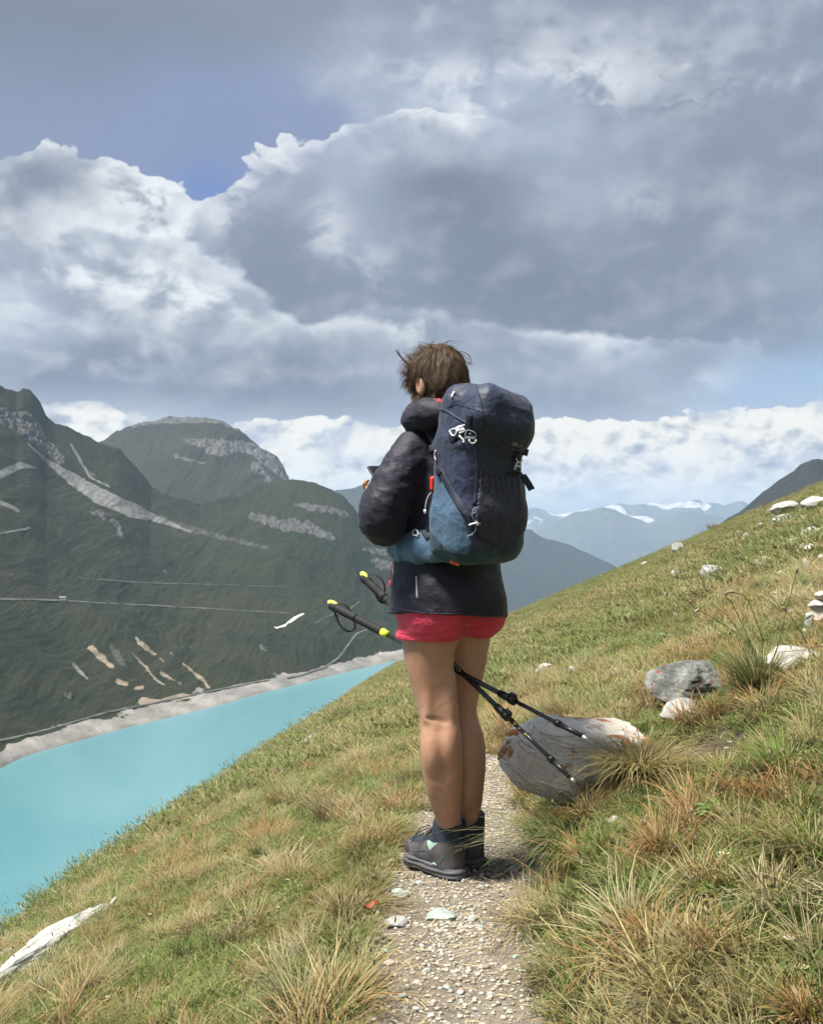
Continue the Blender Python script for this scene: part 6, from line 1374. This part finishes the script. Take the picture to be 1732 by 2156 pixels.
# orange whistle tab, chest tube (red), stay cord on the left
v, q = obox(w3(958, 1182, 2.93), [V3(.9, .1, -.35)/np.linalg.norm([.9, .1, -.35]), V3(.2, -.9, .3)/np.linalg.norm([.2, -.9, .3]), V3(.3, .3, .9)/np.linalg.norm([.3, .3, .9])], (.014, .004, .010), .003)
pput(link_mesh('orange_tab', v, q, simple('orange_tab', (.75, .13, .03), .5)))
v, f = tube([w3(994-3, 1143, 2.95)+0*Up for _ in range(1)]+[w3(992, 1144, 2.95)], .001, 4) if False else (None, None)
v, q = obox(w3(912, 1018, 3.06), AXP, (.010, .008, .022), .005); pput(link_mesh('red_bottle_cap', v, q, simple('red_cap', (.72, .05, .04), .4)))
v, f = tube(smooth_pts(dens([w3(908, 1036, 3.03), w3(899, 1042, 3.02), w3(896, 1060, 3.01), w3(894, 1076, 3.0)], .01), 2), .0013, 6); sc_ = pput(link_mesh('elastic_cord', v, f, CRD))
v, f = tube([w3(894, 1072, 3.0), w3(895, 1081, 3.0)], .0042, 8); inn(link_mesh('cord_stopper', v, f, WHB), sc_)
# emblem and name on the lid
EMB_ = simple('print_grey', (.34, .38, .46), .5)
em = inn(cord(kb, Z1([(1273, 848), (1280, 822), (1287, 838), (1292, 830), (1298, 842), (1306, 846)]), .0011, 'emblem_stroke', EMB_, None, off=.0008, sides=4), parts[1])
inn(cord(kb, Z1([(1280, 846), (1284, 834), (1290, 850), (1296, 838), (1300, 850)]), .0009, 'emblem_stroke', EMB_, None, off=.0008, sides=4), parts[1])
def lettering(txt, pxy, height_px, slope, tree, mat, name, par):
    cu = bpy.data.curves.new('lettering', 'FONT'); cu.body = txt; cu.size = 1.0; ob = bpy.data.objects.new('lettering', cu); COL.objects.link(ob)
    dg = bpy.context.evaluated_depsgraph_get(); me = bpy.data.meshes.new_from_object(ob.evaluated_get(dg)); bpy.data.objects.remove(ob)
    co = np.array([v.co[:] for v in me.vertices]); 
    out = []
    for x, y, _ in co:
        a, b_ = pxy[0]+x*height_px*math.cos(slope)+y*height_px*math.sin(slope), pxy[1]-y*height_px*math.cos(slope)+x*height_px*math.sin(slope)
        r = tree.ray_cast(Vector((0, 0, 0)), W(a, b_, 1).normalized()); out.append(tuple(r[0]*.9995 if r[0] else W(a, b_, 2.9)))
    for v, c in zip(me.vertices, out): v.co = c
    me.materials.clear(); me.materials.append(mat); me.name = name; o = bpy.data.objects.new(name, me); COL.objects.link(o); return inn(o, par)
lettering('QUECHUA', (1077, 938), 4.6, .17, kb, EMB_, 'lettering', parts[1])
# hip belt with zipped wing, shoulder straps
HB = SDF((-.16, 2.90, -.22), (.30, 3.30, .02), .0045)
for a, b_, ra in ((w3(842, 1150, 3.135), w3(880, 1152, 3.06), .044), (w3(880, 1152, 3.06), w3(925, 1155, 3.0), .044)): HB.cap(a, b_, ra, ra, .03, sq=(V3(-.5, -.85, 0), 2.0))
HB.cap(w3(842, 1150, 3.135), w3(836, 1152, 3.20), .042, .036, .03, sq=(V3(-1, .1, 0), 2.2))
hbV, hbQ = HB.mesh(2); hbV = fab_disp(hbV, hbQ, .006, 12, 12, 10, 71); hbp = pput(link_mesh('hip_belt', hbV, hbQ, PB)); hbb = mk_bvh(hbV, hbQ)
inn(cord(hbb, Z1([(400, 1500), (470, 1490), (560, 1488), (680, 1470)]), .0016, 'belt_seam', DKS, None, off=0), hbp)
inn(cord(hbb, Z1([(560, 1460), (562, 1480), (545, 1495), (545, 1515), (565, 1522), (588, 1515), (588, 1495), (575, 1480), (566, 1478)]), .0017, 'zip_puller', WHB, None, off=.006), hbp)
inn(strap(hbb, Z1([(585, 1440), (615, 1480), (660, 1535)]), 12, 'belt_webbing', WEB, None, .0018, .003), hbp)
for sgn, sh0 in ((-1, shL), (1, shR)):
    pts = [PC+Rp*sgn*.06-Bp*.09+Up*.14, sh0-Rv*sgn*.045+Up*.085-Hd*.03, sh0-Rv*sgn*.045+Up*.075+Hd*.05, sh0-Rv*sgn*.04-Up*.02+Hd*.135, sh0-Rv*sgn*.03-Up*.16+Hd*.14, PC+Rp*sgn*.12-Bp*.10-Up*.02+Hd*.06]
    P_ = smooth_pts(dens(pts, .02), 3); cen_ = T0-Up*.1; Nn = P_-cen_; Nn[:, 2] *= .6; Nn /= np.linalg.norm(Nn, axis=1)[:, None]; v, f = ribbon(P_, Nn, .06, .006); pput(link_mesh('shoulder_strap', v, f, PAD))

# ------------------------------------------------------------------ trekking poles
SHAFT = simple('black_shaft', (.018, .018, .020), .25, .6); LOCK = simple('lock_plastic', (.010, .010, .011), .4); GRIP = simple('grip_foam', (.014, .014, .015), .75, bmp=.4, bscale=120); LIME = simple('lime_plastic', (.62, .78, .06), .4); TIPM = simple('tip_metal', (.75, .75, .72), .3, metal=.6); STRP = simple('wrist_strap', (.018, .019, .022), .7, bmp=.4); YEL = simple('yellow_print', (.66, .60, .10), .5)
def pole(A, B, label, marks, locks, ring, straploops, rgrip=.0135):
    A, B = np.array(A), np.array(B); L = np.linalg.norm(B-A); d = (B-A)/L; root = empty('trekking_pole', tuple(A)); tag(root, label, 'trekking pole', 'pair of trekking poles clamped between the legs')
    def pt(o, par=None):
        if par is None: o.parent = root; o.matrix_parent_inverse = Matrix.Translation(Vector(A)).inverted()
        else: o.parent = par
        return o
    at = lambda s_: A+d*s_*L
    def T(s0, s1, r0, r1, nm, mt, par=None, sides=14): v, f = tube([at(s0), at(s1)], [r0, r1], sides); return pt(link_mesh(nm, v, f, mt), par)
    up = -d; sidev = np.cross(d, V3(0, 0, 1)); sidev /= np.linalg.norm(sidev); nv = np.cross(sidev, d)
    # grip: shaped head plus ribbed lower foam
    n = 22; ss_ = np.linspace(.0, .125, n); rad = np.interp(ss_, [0, .006, .02, .04, .07, .1, .118, .125], [.006, .015, .0165, .0145, .0150, .0135, .0155, .011]); v, f = tube([at(s_) for s_ in ss_], rad, 14); g = pt(link_mesh('grip', v, f, GRIP))
    ss2 = np.linspace(.125, .235, 60); v, f = tube([at(s_) for s_ in ss2], .0128+.0016*np.abs(np.sin((ss2-.125)*math.pi/.0185))**.6, 14); pt(link_mesh('foam_sleeve', v, f, GRIP))
    v, f = ICO[2]; cap_ = v*.0115; cap_ = cap_+np.outer(v@d, d)*.014+at(.014)+nv*.007; pt(link_mesh('lime_cap', cap_, f, LIME), g)
    T(.235, .262, .0132, .0122, 'ring', LIME if ring else GRIP)
    sh_ = T(.255, .50, .0088, .0088, 'upper_shaft', SHAFT); T(.50, .74, .0078, .0078, 'middle_shaft', SHAFT); T(.74, .925, .0066, .0062, 'lower_shaft', SHAFT)
    for s_ in locks:
        lk = T(s_-.034, s_+.020, .0115, .0118, 'lock_sleeve', LOCK); T(s_+.002, s_+.022, .0145, .0145, 'lock_collar', LOCK, lk)
        v, q = obox(at(s_+.012)+nv*.016+sidev*.004, [d, sidev, nv], (.012, .007, .006), .003); pt(link_mesh('lock_lever', v, q, LOCK), lk)
    bt_ = T(.895, .912, .0105, .0105, 'basket_collar', LOCK); T(.912, .985, .0085, .0062, 'tip_sleeve', LOCK); T(.985, 1.0, .0050, .0022, 'metal_tip', TIPM)
    for (s0, s1) in marks:
        v, f = ribbon(np.array([at(s0), at(s1)]), np.tile(V3(0, -1, .1), (2, 1)), .0035, .0004); v = v+V3(0, -1, .1)*.0086*(1 if s0 < .5 else .92); pt(link_mesh('yellow_marking', v, f, YEL), sh_)
    for lp in straploops:
        P_ = smooth_pts(dens([w3(a, b_, A[1]+dy_) for a, b_, dy_ in lp], .012), 3); Tn_ = np.gradient(P_, axis=0); Nn = np.cross(Tn_, V3(0.15, 1, 0.1)); Nn /= np.linalg.norm(Nn, axis=1)[:, None]
        v, f = ribbon(P_, Nn, .019, .0014); pt(link_mesh('wrist_strap', v, f, STRP))
    return root
def Yp(px, o=0): return 3.2-(px-965)*.0011+o
Z2 = lambda x, y: (677.2+x*.3292, 1140.5+y*.3292)
pole(w3(694, 1272, Yp(694, .006)), w3(1235, 1554.5, Yp(1235, .006)), 'black trekking pole with the lower lime-tipped grip and the upper tip', [(.68, .70), (.72, .725)], [.735], True,
     [[(*Z2(85, 400), -.01), (*Z2(120, 380), -.02), (*Z2(165, 400), -.02), (*Z2(190, 450), -.01), (*Z2(205, 500), 0)],
      [(*Z2(75, 420), .0), (*Z2(95, 480), -.015), (*Z2(110, 530), -.02), (*Z2(150, 575), -.02), (*Z2(200, 580), -.02), (*Z2(225, 540), -.015), (*Z2(215, 500), -.01), (*Z2(160, 460), -.02), (*Z2(110, 430), -.02)]])
pole(w3(762, 1212, Yp(762, -.014)), w3(1209, 1645.5, Yp(1209, -.014)), 'black trekking pole with the upper lime-tipped grip and the lower tip', [(.475, .50), (.51, .522), (.60-.07, .545), (.725, .733), (.745, .75), (.765, .77), (.79, .80)], [.70], False,
     [[(*Z2(290, 205), -.02), (*Z2(340, 200), -.02), (*Z2(390, 230), -.02), (*Z2(410, 290), -.02), (*Z2(400, 350), -.02), (*Z2(385, 390), -.01)],
      [(*Z2(290, 215), -.01), (*Z2(330, 250), -.03), (*Z2(345, 320), -.03), (*Z2(350, 380), -.03), (*Z2(385, 405), -.03), (*Z2(425, 395), -.02)]])
